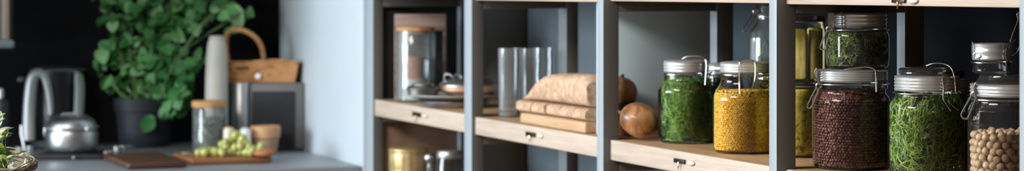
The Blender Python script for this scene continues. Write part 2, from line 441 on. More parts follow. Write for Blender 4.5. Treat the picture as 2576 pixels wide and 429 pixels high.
# ------------------------------------------------------------------ room shell
WY = 5.84; WX0 = -2.6; WX1 = XB + .03; WYF = -2.0; CH = 2.6
def slab(lo, hi): return MB().rbox(lo, hi, 0)
struct('floor', slab((WX0 - .1, WYF - .1, -.1), (WX1 + .1, WY + .1, 0)), M['floor'])
struct('ceiling', slab((WX0 - .1, WYF - .1, CH), (WX1 + .1, WY + .1, CH + .1)), M['ceil'])
struct('wall_back', slab((WX0 - .1, WY, 0), (WX1 + .1, WY + .1, CH)), M['black_wall'], 'matt black wall behind the worktop')
struct('wall_right', slab((WX1, WYF, 0), (WX1 + .1, WY, CH)), M['navy'], 'dark navy wall behind the shelving')
struct('wall_front', slab((WX0, WYF - .1, 0), (WX1, WYF, CH)), M['white_wall'])
PY1 = y_on_x(703, D0)
PY0 = y_on_x(913.5, D0)
struct('wall_inner', MB().rbox((D0, PY0, 0), (WX1 - .001, PY1, CH), .004), M['pale'], 'pale blue-grey wall panel at the end of the worktop')
# left wall with two window openings
def left_wall(wins, z0=.95, z1=2.35):
    mb = MB(); x0, x1 = WX0 - .1, WX0
    mb.rbox((x0, WYF, 0), (x1, WY, z0), 0); mb.rbox((x0, WYF, z1), (x1, WY, CH), 0)
    y = WYF
    for a, b in wins:
        mb.rbox((x0, y, z0), (x1, a, z1), 0); y = b
    mb.rbox((x0, y, z0), (x1, WY, z1), 0)
    return mb
wins = [(3.3, 5.75)]
struct('wall_left', left_wall(wins), M['white_wall'])
for k, (a, b) in enumerate(wins):
    w = MB(); x0, x1 = WX0 - .07, WX0 - .03
    for lo, hi in [((x0, a, .95), (x1, a + .05, 2.35)), ((x0, b - .05, .95), (x1, b, 2.35)), ((x0, a, .95), (x1, b, 1.0)), ((x0, a, 2.3), (x1, b, 2.35)), ((x0, (a + b) / 2 - .02, .95), (x1, (a + b) / 2 + .02, 2.35))]:
        w.rbox(lo, hi, .002)
    wo = w.build('window_%d' % (k + 1), M['winframe']); tag(wo, 'window frame in the left wall', 'window', None, 'structure')
    MB().rbox((WX0 - .052, a + .05, 1.0), (WX0 - .048, b - .05, 2.3), 0).build('pane', M['glass'], wo)

# ------------------------------------------------------------------ clip-top jars
LASTB = [0]; PROF = {}
def fit_inside(mb, t, gap=.0011, dz=.0005):
    # press everything inside the jar's wall
    prof = PROF[t.name]
    def rad(z):
        z = max(z, prof[0][1])
        for (r0, z0), (r1, z1) in zip(prof, prof[1:]):
            if z0 <= z <= z1: return r0 + (r1 - r0) * ((z - z0) / max(z1 - z0, 1e-9))
        return prof[-1][0]
    out = []
    for x, y, z in mb.v:
        z = min(max(z, gap), prof[-1][1] - .0012); R = min(rad(z + dz), rad(z + dz - gap), rad(z + dz + gap)) - gap; r = math.hypot(x, y)
        if r > R: x *= R / r; y *= R / r
        out.append((x, y, z))
    mb.v = out
def ringwave(lo, hi, n, r, amp, s):
    out = []
    for i in range(n * 6 + 1):
        t = i / (n * 6); out.append((r * (1 - amp * (.5 - .5 * math.cos(2 * PI * n * t))), lo + (hi - lo) * t))
    return out
def jar(name, label, grp, px, pyb, hw, body, lid, Y=None, z=None, zt=None, Yfix=None, lidmat='lid', glassmat='glass', ridges=3, top_knob=None, dome=True):
    """body: [(py, half width px)] bottom to top; lid: (py_low, py_high, half width). Returns root and scale."""
    if Y is None:
        zt_ = zt; s0 = Y_on_z(pyb, zt_); Y = s0 * (1 + hw / F * .9)
    if Yfix:
        k_ = Yfix / Y; Y = Yfix
        nb_ = YH + (CZ - zt) * F / Y; pyb = nb_; LASTB[0] = nb_
    s = Y / F
    loc = at(px, pyb, Y)
    loc.z = (zt if zt is not None else z) + .0006
    t = thing(name, label, 'jar', loc, -TH, grp)
    zz = lambda py: (pyb - py) * s
    prof = [(hw * .80 * s, 0.0)]
    cr = hw * .16
    for k in range(5):
        a = -PI / 2 + PI / 2 * k / 4
        prof.append(((hw * .985 - cr + cr * math.cos(a)) * s, (cr + cr * math.sin(a)) * s))
    for py, h in body: prof.append((h * s, zz(py)))
    # keep the wall straight up to the shoulder: short extra rows beside every corner
    pr2 = [prof[0]]
    for (r0, z0), (r1, z1) in zip(prof, prof[1:]):
        if abs(z1 - z0) > 12 * s: pr2 += [(r0 + (r1 - r0) * .04, z0 + (z1 - z0) * .04), (r0 + (r1 - r0) * .96, z0 + (z1 - z0) * .96)]
        pr2.append((r1, z1))
    PROF[t.name] = prof
    MB().lathe(pr2, 72, cap1=False).build('jar_body', M[glassmat], t, angle=80)
    l0, l1, lh = lid
    nb = body[-1]
    # rubber seal, lid
    MB().lathe([(nb[1] * .9 * s, zz(l0) - 1.5 * s), (lh * .985 * s, zz(l0) - 1.5 * s), (lh * .985 * s, zz(l0) + .6 * s), (nb[1] * .9 * s, zz(l0) + .6 * s)], 72, cap0=False, cap1=False).build('seal', M['gasket'], t)
    lp = [(lh * .9 * s, zz(l0) + .8 * s)] + ringwave(zz(l0) + 1.5 * s, zz(l1) - 2 * s, ridges, lh * s, .03, s) + [(lh * .93 * s, zz(l1)), (lh * .7 * s, zz(l1) + (1.2 if dome else 0) * s)]
    MB().lathe(lp, 72).build('lid', M[lidmat], t, angle=60)
    t['_s'] = s
    return t, s, Y
def wires(t, s, pyb, defs, r=1.7, name='clip_wire'):
    zz = lambda py: (pyb - py) * s
    for nm, pts, closed in defs:
        P = smooth_path([(x * s, y * s, zz(py)) for x, y, py in pts], 5, closed)
        MB().tube(P, r * s, 8, closed).build(nm, M['wire'], t)
def clip(t, s, pyb, lh, l0, l1, side=-1, ang=None, lever=None, depth=0., r=1.8):
    """wire bail round the neck, coil hinge and dangling lever; lever: (dx0,py0,dx1,py1,width)"""
    zz = lambda py: (pyb - py) * s
    P = [((lh + 2.2) * s * math.cos(a), (lh + 2.2) * s * math.sin(a), zz(l0 + 6)) for a in [2 * PI * k / 60 for k in range(60)]]
    MB().tube(P, r * .75 * s, 6, True).build('neck_wire', M['wire'], t)
    if lever:
        x0, y0, x1, y1, w, d = lever
        dx, dy = x1 - x0, y1 - y0; Ln = math.hypot(dx, dy); nx, ny = -dy / Ln, dx / Ln
        pts = []
        for u, v in [(0, -.3), (.3, -.33), (.7, -.42), (.93, -.40), (1.0, -.15), (1.0, .15), (.93, .40), (.7, .42), (.3, .33), (0, .3)]:
            pts.append((x0 + dx * u + nx * w * v, d - .10 * abs(v) * w, y0 + dy * u + ny * w * v))
        P = smooth_path([(x * s, yy * s, zz(py)) for x, yy, py in pts], 5)
        lv = MB().tube(P, r * s, 8).build('lever', M['wire'], t)
        # coil at the hinge
        co = [((x0 + 7 * math.cos(q)) * s, (d + 6 - 12 * q / (6 * PI)) * s, zz(y0 + 7 * math.sin(q))) for q in [6 * PI * k / 48 for k in range(49)]]
        MB().tube(co, r * .8 * s, 8).build('hinge_coil', M['wire'], lv)
        # strap between hinge and lid
        MB().rbox(((x0 - 4) * s, (d - 3) * s, zz(max(l0, l1) + 2)), ((x0 + 12) * s, (d + 1) * s, zz(min(l0, l1) + 2)), .0006).build('hinge_strap', M['wire'], t)

def grains(mb, R, H, g, z0=.002, core=True, sub=1, top=True, el=1., jit=.35, rows=None):
    nz = int((H - g) / (g * 1.62)); rr = R - g * 1.05
    for k in range(nz):
        n = int(2 * PI * rr / (g * 1.86)); ph = random.random() * 6
        for i in range(n):
            a = 2 * PI * (i + .5 * (k % 2) + jit * (random.random() - .5)) / n + ph * 0
            r = rr - random.random() * g * .45
            q = Euler((random.random() * 6, random.random() * 6, random.random() * 6)).to_quaternion()
            gg = g * (.88 + .22 * random.random())
            mb.ball((r * math.cos(a), r * math.sin(a), z0 + g + (k + jit * (random.random() - .5)) * g * 1.62), (gg, gg * .92, gg * el), sub, q)
    zt = z0 + g + nz * g * 1.62
    for k in range(int((R / (g * 1.7)) ** 2 * 2.6)):
        a = random.random() * 2 * PI; r = (R - g) * math.sqrt(random.random())
        q = Euler((random.random() * 6, random.random() * 6, 0)).to_quaternion()
        mb.ball((r * math.cos(a), r * math.sin(a), zt - g * .6 + random.random() * g * .9), (g, g * .92, g * el), sub, q)
    return zt
def content_root(t, name, label, cat, kind='stuff'):
    return None
def place_like(o, t, dz=0.):
    o.location = t.location + Vector((0, 0, dz)); o.rotation_euler = t.rotation_euler
    return o

def sprigs(mb, R, z0, z1, n, needles, nl, nw, stemw, up=.7, mi=0, curl=.5, shell=.55):
    """feathery herb sprigs filling a cylinder, mostly near its wall"""
    for _ in range(n):
        a = random.random() * 2 * PI; r = R * (shell + (1 - shell) * random.random() ** .5) * .97
        p = Vector((r * math.cos(a), r * math.sin(a), z0 + (z1 - z0) * random.random()))
        d = Vector((random.gauss(0, 1), random.gauss(0, 1), up * random.choice((1, 1, 1, -1)) * 1.4)).normalized()
        L = (z1 - z0) * (.18 + .3 * random.random()); k = 5; pts = [p]
        for _j in range(k):
            d = (d + Vector((random.gauss(0, curl), random.gauss(0, curl), random.gauss(0, curl))) * .45).normalized()
            q = pts[-1] + d * L / k
            rr = math.hypot(q.x, q.y)
            if rr > R * .975: q.x *= R * .975 / rr; q.y *= R * .975 / rr
            q.z = min(max(q.z, z0), z1); pts.append(q)
        nrm = Vector((math.cos(a), math.sin(a), .2))
        mb.ribbon(pts, stemw, nrm, mi)
        for _j in range(needles):
            u = random.random() * (k - .01); i = int(u); b = pts[i].lerp(pts[i + 1], u - i)
            e = (d * .6 + Vector((random.gauss(0, .8), random.gauss(0, .8), random.gauss(0, .8)))).normalized()
            m_ = b + e * nl * .5 * (.6 + .8 * random.random()); c_ = m_ + (e + Vector((0, 0, random.gauss(0, .5)))).normalized() * nl * .5
            ok = [b]
            for q in (m_, c_):
                rr = math.hypot(q.x, q.y)
                if rr > R * .98: q.x *= R * .98 / rr; q.y *= R * .98 / rr
                q.z = min(max(q.z, z0), z1 + nl * .2); ok.append(q)
            mb.ribbon(ok, nw, nrm + Vector((random.gauss(0, .5), random.gauss(0, .5), random.gauss(0, .5))), mi)
def core(mb, R, z0, z1, mi): mb.lathe([(R * .6, z0), (R, z0 + R * .2), (R, z1 - R * .12), (R * .75, z1)], 28, mi=mi)

b3, b4 = boards[2], boards[3]
GA = 'clip-top storage jars on the shelves'
# --- millet jar
JB = 388
t, s, YJ = jar('clip_jar', 'clip-top glass jar full of yellow millet in front of the post', GA, 1874, JB, 81, [(330, 81), (254, 81), (245, 79), (232, 73.5), (222, 66), (214, 62), (206, 61), (197, 63), (194, 64), (190, 61)], (187, 162, 63), zt=b3['zt'], lidmat='lidwhite')
print('millet jar Y', YJ, 's', s, tuple(t.location))
clip(t, s, JB, 63, 187, 162)
wires(t, s, JB, [('bail', [(-22, -80, 239), (-22, -70, 214), (-22, -66, 185), (-21, -62, 158), (-21, -40, 156)], False), ('bail', [(-8, -55, 156), (16, -60, 158), (19, -66, 185), (16, -68, 210), (8, -76, 226), (-3, -82, 240)], False)])
mb = MB(); g = 2.9 * s; hh = (JB - 236) * s
grains(mb, 78.5 * s, hh, g, z0=.003, sub=1)
nf = len(mb.f)
mb.lathe([(60 * s, .004), (74.5 * s, .012), (74.5 * s, hh - 2 * g), (40 * s, hh - 1.6 * g)], 40, mi=1)
fit_inside(mb, t); o = mb.build('millet', [M['millet'], M['milletcore']], None, angle=180); place_like(o, t, .0005); tag(o, 'yellow millet filling the glass jar left of the post', 'millet', None, 'stuff')
# --- dill jar
JB = 362
t, s, YJ = jar('clip_jar', 'clip-top glass jar of feathery green dill beside the onions', GA, 1726, JB, 71, [(320, 71), (233, 71), (224, 68.5), (214, 62), (206, 57.5), (198, 56), (191, 57.5), (189, 56)], (185, 157, 57), zt=b3['zt'], lidmat='lidwhite')
print('dill jar Y', YJ, tuple(t.location))
clip(t, s, JB, 57, 185, 157)
wires(t, s, JB, [('bail', [(-12, -30, 153), (0, -34, 147), (24, -40, 145), (42, -44, 150), (47, -48, 165), (45, -52, 195), (43, -56, 216)], False), ('bail', [(58, -38, 215), (54, -40, 205), (54, -40, 192), (62, -34, 185)], False)], r=2.1)
mb = MB(); R = 63 * s
sprigs(mb, R, .004, (JB - 214) * s, 330, 26, 13 * s, 1.5 * s, 2.0 * s, .8)
sprigs(mb, R * .8, (JB - 225) * s, (JB - 196) * s, 40, 26, 11 * s, 1.5 * s, 2 * s, .3)
core(mb, R * .72, .004, (JB - 222) * s, 1)
for k in range(7): mb.ball(((22 + 7 * k) * s, (-48 + 4.5 * k + random.random() * 6) * s, (JB - 232 + random.random() * 10) * s), (4.5 * s, 4 * s, 4 * s), 2, mi=2)
fit_inside(mb, t); o = mb.build('dill', [M['dill'], M['dillcore'], M['yflower']], None, angle=180); place_like(o, t, .0005); tag(o, 'feathery green dill packed in the jar beside the onions', 'herbs', None, 'stuff')
# --- jar behind dill and millet
JB = 347
t, s, YJ = jar('clip_jar', 'clip-top jar of dark olives half hidden behind the millet jar', GA, 1821, JB, 54, [(300, 54), (232, 54), (218, 51), (207, 47), (198, 46), (190, 46)], (187, 160, 47), zt=b3['zt'], Yfix=3.775, lidmat='lidwhite', ridges=2); JB = LASTB[0]
print('olive jar', YJ, tuple(t.location))
clip(t, s, JB, 47, 187, 160)
mb = MB(); grains(mb, 51 * s, (JB - 205) * s, 6 * s, z0=.003, sub=2, el=1.3)
fit_inside(mb, t); o = mb.build('olives', [M['olive']], None, angle=180); place_like(o, t, .0005); tag(o, 'dark green olives in the jar behind the millet', 'olives', None, 'stuff')
# --- tall bottle jar, upper right of that bay
JB = 352
t, s, YJ = jar('clip_bottle', 'tall clear clip-top bottle rising behind the millet jar', GA, 1945, JB, 64, [(300, 64), (100, 64), (84, 61), (74, 54), (64, 47), (55, 44), (48, 44), (42, 45)], (40, 18, 48), zt=b3['zt'], lidmat='glass2', ridges=2, glassmat='glassp')
print('bottle', YJ, tuple(t.location))
clip(t, s, JB, 46, 40, 18, lever=(-46, 34, -76, 84, 12, -24), r=1.8)
o = MB().lathe([(52 * s, .003), (61 * s, .010), (61.5 * s, (JB - 150) * s), (61 * s, (JB - 148) * s)], 48).build('oil', M['oil']); place_like(o, t, .0005); tag(o, 'pale yellow oil inside the tall clip-top bottle', 'oil')
mb = MB()
for k in range(14):
    a = random.random() * 2 * PI; r = 40 * s * random.random() ** .5
    p0 = Vector((r * math.cos(a), r * math.sin(a), (JB - 147) * s)); q = Vector((r * .9 * math.cos(a + .6), r * .9 * math.sin(a + .6), (JB - 84 - 30 * random.random()) * s))
    mb.ribbon([p0, p0.lerp(q, .35) + Vector((.004, 0, 0)), p0.lerp(q, .7), q], 5 * s, Vector((math.cos(a), math.sin(a), 0)))
o = mb.build('herb_stems', M['tarragon'], None, angle=180); place_like(o, t, .0005); tag(o, 'pale herb stems standing inside the tall clip-top bottle', 'herbs', None, 'stuff')

# --- red bean jar
JB = 429
RB = dict()
t, s, YJ = jar('clip_jar', 'wide clip-top jar full of dark red beans at the front', GA, 2141, JB, 97, [(380, 97), (300, 97), (260, 97), (250, 93), (243, 88), (238, 85), (233, 87), (229, 90), (214, 90), (212, 87)], (210, 183, 92), zt=b4['zt'], lidmat='lid', ridges=4)
print('bean jar', YJ, tuple(t.location)); RB = dict(t=t, s=s, Y=YJ, JB=JB)
clip(t, s, JB, 92, 212, 183, lever=(-86, 222, -112, 277, 13, -34), r=2.0)
wires(t, s, JB, [('bail', [(-30, -76, 181), (-16, -79, 178), (4, -81, 175), (24, -82, 173.5), (38, -83, 176), (46, -84, 182), (47, -86, 195), (47, -88, 215), (47, -91, 235)], False), ('hinge_loop', [(-92, -36, 178), (-98, -36, 190), (-94, -38, 203), (-88, -40, 210)], False)], r=2.1)
mb = MB(); g = 4.3 * s; hh = (JB - 241) * s
grains(mb, 94 * s, hh, g, z0=.003, sub=2, el=1.25)
mb.lathe([(70 * s, .004), (88 * s, .012), (88 * s, hh - 2 * g), (50 * s, hh - 1.6 * g)], 40, mi=1)
fit_inside(mb, t); o = mb.build('red_beans', [M['bean'], M['beancore']], None, angle=180); place_like(o, t, .0005); tag(o, 'dark red beans filling the wide front jar', 'beans', None, 'stuff')
# --- thyme jar stacked on it
zs = t.location.z + (429 - 183 + 1.2) * s
JB = 180; Y5 = YJ + .012
t, s, YJ = jar('clip_jar', 'clip-top jar of dried thyme stacked on the red bean jar', GA, 2157, JB, 79, [(150, 79), (102, 79), (93, 77.5), (86, 73), (82, 70), (79, 72), (77, 73)], (75, 43, 74), Y=Y5, z=zs, lidmat='lid', ridges=3)
clip(t, s, JB, 74, 77, 38, lever=(-76, 80, -95, 131, 15, -36), r=2.0)
wires(t, s, JB, [('hinge_loop', [(-50, -56, 38), (-49, -62, 50), (-49, -62, 66), (-49, -62, 82)], False)], r=2.0)
mb = MB(); R = 76 * s
sprigs(mb, R, .004, (JB - 86) * s, 300, 22, 8 * s, 1.5 * s, 1.7 * s, .8)
core(mb, R * .75, .004, (JB - 96) * s, 1)
fit_inside(mb, t); o = mb.build('thyme', [M['moss'], M['mosscore']], None, angle=180); place_like(o, t, .0005); tag(o, 'dried green thyme in the jar on the bean jar', 'herbs', None, 'stuff')
# --- tarragon jar
JB = 447
t, s, YJ = jar('clip_jar', 'wide clip-top jar of long green tarragon leaves', GA, 2332, JB, 98, [(380, 98), (300, 98), (278, 98), (268, 94), (258, 87), (252, 82), (246, 79), (240, 82), (237, 82)], (234, 198, 82), zt=b4['zt'], lidmat='lid', ridges=4)
print('tarragon jar', YJ, tuple(t.location))
clip(t, s, JB, 83, 236, 198)
zz = lambda py: (JB - py) * s
MB().lathe([(66 * s, zz(198) + .0004), (70 * s, zz(192)), (69 * s, zz(187)), (71 * s, zz(183)), (66 * s, zz(179)), (30 * s, zz(177.5))], 60).build('lid_disc', M['darkglass'], t)
wires(t, s, JB, [('bail', [(-10, -40, 173), (6, -48, 167), (30, -58, 167), (46, -66, 176), (52, -76, 195), (54, -82, 220), (55, -84, 240)], False),
                 ('bail', [(22, -79, 200), (24, -84, 225), (22, -90, 250), (30, -95, 268), (40, -95, 282)], False),
                 ('bail', [(24, -80, 200), (40, -76, 199), (54, -70, 203)], False),
                 ('bail', [(46, -80, 232), (42, -84, 245), (34, -92, 258), (46, -92, 270), (62, -84, 280)], False)], r=1.8)
mb = MB(); R = 92 * s; z1 = (JB - 256) * s
random.seed(5)
for k in range(1500):
    a = random.random() * 2 * PI; r = R * (.72 + .27 * random.random())
    p0 = Vector((r * math.cos(a), r * math.sin(a), .005 + (z1 - .02) * random.random()))
    d = Vector((random.gauss(0, .7), random.gauss(0, .7), random.gauss(.75, .55))).normalized()
    L = (30 + 55 * random.random()) * s; pts = [p0]
    for j in range(5):
        d = (d + Vector((random.gauss(0, .25), random.gauss(0, .25), random.gauss(0, .25)))).normalized()
        q = pts[-1] + d * L / 5; rr = math.hypot(q.x, q.y)
        if rr > R: q.x *= R / rr; q.y *= R / rr
        q.z = min(max(q.z, .004), z1 + random.random() * 14 * s); pts.append(q)
    mb.ribbon(pts, (2.2 + 3.2 * random.random() ** 2) * s, Vector((math.cos(a) + random.gauss(0, .4), math.sin(a) + random.gauss(0, .4), random.gauss(0, .3))))
for k in range(26):
    a = random.random() * 2 * PI; r = R * .9
    mb.leaf(Vector((r * math.cos(a), r * math.sin(a), z1 * (.35 + .6 * random.random()))), Vector((-math.sin(a), math.cos(a), random.gauss(.2, .3))), Vector((math.cos(a), math.sin(a), .2)), 34 * s, 15 * s, .1, 0, 'long', .1)
sprigs(mb, R * .8, z1 - 10 * s, z1 + 24 * s, 46, 14, 7 * s, 2 * s, 2 * s, .8)
core(mb, R * .70, .004, z1 - 8 * s, 1)
fit_inside(mb, t); o = mb.build('tarragon', [M['tarragon'], M['tarcore']], None, angle=180); place_like(o, t, .0005); tag(o, 'long green tarragon leaves filling the wide jar', 'herbs', None, 'stuff')
# --- dark jar behind the tarragon jar
JB = 414
t, s, YJ = jar('clip_jar', 'dark clip-top jar half hidden behind the tarragon jar', GA, 2364, JB, 78, [(380, 78), (285, 78), (268, 75), (252, 69), (240, 67), (236, 69)], (233, 196, 73), zt=b4['zt'], Yfix=3.19, lidmat='lid', ridges=4, glassmat='darkglass'); JB = LASTB[0]
print('dark jar', YJ, tuple(t.location))
zz = lambda py: (JB - py) * s
clip(t, s, JB, 73, 235, 196)
MB().lathe([(56 * s, zz(196) + .0004), (64 * s, zz(190)), (63 * s, zz(184)), (60 * s, zz(177)), (30 * s, zz(175.5))], 60).build('lid_disc', M['darkglass'], t)
mb = MB(); grains(mb, 74 * s, (JB - 262) * s, 7 * s, z0=.003, sub=1)
fit_inside(mb, t); o = mb.build('black_beans', [M['beancore']], None, angle=180); place_like(o, t, .0005); tag(o, 'black beans in the dark jar behind the tarragon', 'beans', None, 'stuff')
# --- chickpea jar
JB = 486
t, s, YJ = jar('clip_jar', 'clip-top jar half full of pale chickpeas at the right edge', GA, 2538, JB, 102, [(420, 102), (330, 102), (300, 102), (286, 102), (273, 96), (266, 92), (260, 92), (256, 95), (252, 95)], (249, 219, 97), zt=b4['zt'], lidmat='lid', ridges=3)
print('chickpea jar', YJ, tuple(t.location)); CH_T, CH_S, CH_Y = t, s, YJ
clip(t, s, JB, 97, 252, 219, lever=(-92, 243, -121, 304, 22, -34), r=2.3)
zz = lambda py: (JB - py) * s
MB().lathe([(88 * s, zz(219) + .0002), (80 * s, zz(214)), (74 * s, zz(206)), (72 * s, zz(199)), (66 * s, zz(196)), (30 * s, zz(195))], 60).build('lid_disc', M['darkglass'], t)
wires(t, s, JB, [('hinge_loop', [(-84, -40, 222), (-91, -42, 214), (-97, -42, 226), (-95, -44, 244), (-90, -46, 262)], False)], r=2.)
# chickpeas: the ones against the glass each an object of its own, the rest one mass
cm = []
for k in range(4):
    mb = MB()
    ph = [random.random() * 6 for _ in range(3)]
    mb.ball((0, 0, 0), (10.2 * s, 9.4 * s, 9.8 * s), 3, fn=lambda p: 1 + .05 * math.sin(3 * p.x + ph[0]) + .06 * math.sin(4 * p.z + ph[1]) - .16 * max(0, p.x) ** 6 + .22 * max(0, 1 - ((p.x - .97) ** 2 + (p.z) ** 2 + p.y ** 2) * 14))
    cm.append(mb)
protos = []
count = 0; topz = zz(340)
Rr = 98.5 * s
pos = []
g = 10.3 * s
for row in range(9):
    zc = zz(352) - row * g * 1.66
    if zc < 0.012: break
    n = int(2 * PI * (Rr - g) / (g * 2.08))
    for i in range(n):
        a = 2 * PI * (i + .5 * (row % 2)) / n + random.gauss(0, .03)
        pos.append(((Rr - g * 1.04 - random.random() * g * .35), a, zc + random.gauss(0, g * .16)))
mass = MB()
sel = []
for r, a, zc in pos:
    v = Vector((r * math.cos(a), r * math.sin(a), zc))
    facing = -math.sin(a)
    if facing > .12 and zc > zz(452) and len(sel) < 130: sel.append(v)
    else: mass.ball(v, (g, g * .95, g * .97), 2)
for rad, n in ((70, 17), (48, 11), (24, 6), (3, 1)):
    for i in range(n):
        a = 2 * PI * i / n + rad
        v = Vector((rad * s * math.cos(a), rad * s * math.sin(a), zz(345) + random.gauss(0, g * .15)))
        if rad == 70 and math.sin(a) < 0: sel.append(v)
        else: mass.ball(v, (g, g * .95, g * .97), 2)
mass.lathe([(70 * s, .004), (76 * s, .012), (76 * s, zz(368)), (40 * s, zz(362))], 40, mi=1)
fit_inside(mass, t); o = mass.build('chickpea_fill', [M['chick'], M['chickcore']], None, angle=180); place_like(o, t, .0005); tag(o, 'mass of pale chickpeas deep inside the right-hand jar', 'chickpeas', None, 'stuff')
Mt = Matrix.Translation(t.location) @ t.rotation_euler.to_matrix().to_4x4()
for i, v in enumerate(sel):
    if i < 4:
        o = cm[i].build('chickpea', M['chick'], None, angle=180); protos.append(o)
    else:
        o = protos[i % 4].copy(); C.objects.link(o)
    o.location = Mt @ v + Vector((0, 0, .0005)); o.rotation_euler = (random.random() * 6, random.random() * 6, random.random() * 6)
    tag(o, 'pale chickpea pressed against the glass of the right-hand jar', 'chickpea', 'chickpeas in the right-hand jar')
print('chickpeas', len(sel))
# --- squat jar stacked on the chickpea jar
zs = CH_T.location.z + (486 - 195) * CH_S
JB = 197
t, s, YJ = jar('clip_jar', 'squat empty clip-top jar stacked on the chickpea jar', GA, 2496, JB, 50, [(185, 48), (172, 45.5), (166, 45), (162, 47)], (161, 122, 50), Y=CH_Y - .004, z=zs, lidmat='lid', ridges=2)
zz = lambda py: (JB - py) * s
clip(t, s, JB, 50, 163, 122)
wires(t, s, JB, [('bail', [(-52, -14, 118), (-53, -14, 138), (-52, -14, 158)], False), ('bail', [(-52, -14, 150), (-44, -18, 144), (-36, -34, 152), (-46, -30, 160)], False),
                 ('bail', [(24, -46, 195), (23, -50, 165), (22, -50, 140), (28, -46, 126), (44, -34, 118), (52, -26, 112)], False),
                 ('lever', [(38, -30, 118), (46, -32, 92), (56, -34, 66), (62, -34, 40), (64, -34, 24), (68, -32, 26), (70, -32, 44), (76, -32, 60), (84, -30, 70), (80, -30, 95), (66, -30, 118), (56, -28, 142), (40, -30, 152), (34, -34, 150)], False),
                 ('lever', [(58, -34, 62), (54, -36, 50), (58, -38, 44), (64, -36, 50), (68, -34, 66)], False)], r=1.7)

# --- two yellow jars seen through the side frame
JB = 397
t, s, YJ = jar('clip_jar', 'lower jar of chopped yellow pickle, seen beside the post', GA, 2012, JB, 68, [(360, 68), (240, 68), (226, 66), (221, 63)], (220, 211, 65), zt=b3['zt'], lidmat='darkglass', ridges=1, dome=False)
print('yellow jar', YJ, tuple(t.location))
o = MB().lathe([(50 * s, .002), (63 * s, .010), (65 * s, .02), (65.5 * s, (JB - 240) * s), (60 * s, (JB - 228) * s)], 64, fn=lambda a, z: 1 - .02 + .02 * math.sin(9 * a + 400 * z)).build('chopped_pickle', M['chop']); place_like(o, t, .0005); tag(o, 'chopped yellow pickle filling the lower jar by the post', 'pickle', None, 'stuff')
zs = t.location.z + (397 - 211) * s
JB = 209
t, s, YJ = jar('clip_jar', 'upper jar of yellow pickled slabs, stacked beside the post', GA, 2012, JB, 68, [(180, 68), (85, 68), (74, 66), (66, 63), (60, 63)], (58, 44, 66), Y=YJ, z=zs, lidmat='darkglass', ridges=2)
for k, (dx, dy, w, d, h) in enumerate([(-42, 0, 30, 62, 118), (-6, -24, 36, 40, 132), (-6, 22, 36, 40, 120), (38, 0, 32, 64, 134)]):
    mb = MB().rbox(((dx - w / 2) * s, (dy - d / 2) * s, .003), ((dx + w / 2) * s, (dy + d / 2) * s, h * s), .004, 3)
    o = mb.build('pickle_slab', M['slab']); place_like(o, t, .0005)
    tag(o, ['tall yellow pickled slab beside the post in the upper jar', 'yellow pickled slab facing front in the middle of the upper jar', 'yellow pickled slab at the back of the upper jar', 'tallest yellow pickled slab, right side of the upper jar'][k], 'pickle', 'pickled slabs in the upper jar')

# ------------------------------------------------------------------ onions
def onion(name, label, px, py_c, rx, rz, zt=None, pyb=None, Y=None, z=None, tilt=(0, 0, 0)):
    if Y is None: Y = Y_on_z(pyb, zt) * (1 + rx / F * .9)
    s = Y / F; loc = at(px, py_c, Y); loc.z = (z if z is not None else zt) + rz * s + .0005
    t = thing(name, label, 'onion', loc, -TH, 'brown onions')
    R = Euler(tilt).to_matrix()
    prof = []
    for k in range(25):
        th = PI * k / 24; q = math.sin(th) ** .9 if 0 < k < 24 else .02
        prof.append((rx * s * max(q, .02), -rz * s * math.cos(th)))
    mb = MB().lathe(prof, 48, fn=lambda a, z: 1 + .012 * math.sin(7 * a) + .01 * math.sin(3 * a + z * 60))
    mb.v = [tuple(R @ Vector(p)) for p in mb.v]; mb.build('bulb', M['onion'], t, angle=180)
    mb = MB()
    mb.tube([(0, 0, rz * s * .93), (0, 0, rz * s * 1.08), (.002, 0, rz * s * 1.2)], [rx * s * .22, rx * s * .12, rx * s * .05], 10)
    mb.v = [tuple(R @ Vector(p)) for p in mb.v]; mb.build('neck', M['root'], t)
    mb = MB().ball((0, 0, -rz * s * .985), (rx * s * .2, rx * s * .2, rz * s * .05), 2)
    mb.v = [tuple(R @ Vector(p)) for p in mb.v]; mb.build('root_plate', M['root'], t)
    return t, s, Y
onion('onion', 'large brown onion lying on the board beside the dill jar', 1609, 292, 43, 51, b3['zt'], Y=3.735, tilt=(-.35, -1.2, 0))
Yb = Y_on_y(1557, 3.489); s = Yb / F
t = thing('bowl', 'terracotta bowl with a black band behind the large onion', 'bowl', at(1557, 0, Yb), -TH)
t.location.z = boards[1]['zt'] + .0005
PBW = YH + (CZ - boards[1]['zt']) * F / Yb
hb = lambda py: (PBW - py) * s
MB().lathe([(36 * s, 0), (44 * s, 3 * s), (47 * s, hb(302)), (45 * s, hb(302)), (42 * s, 6 * s), (10 * s, 5 * s)], 48).build('bowl_body', M['terra'], t)
MB().lathe([(45 * s, hb(301.8)), (48 * s, hb(301.8)), (48.5 * s, hb(258)), (46 * s, hb(258))], 48, cap0=False, cap1=False).build('band', M['black'], t)
onion('onion', 'brown onion sitting in the terracotta bowl', 1560, 250, 44, 40, Y=Yb, z=t.location.z + hb(274), tilt=(.1, .12, 0))

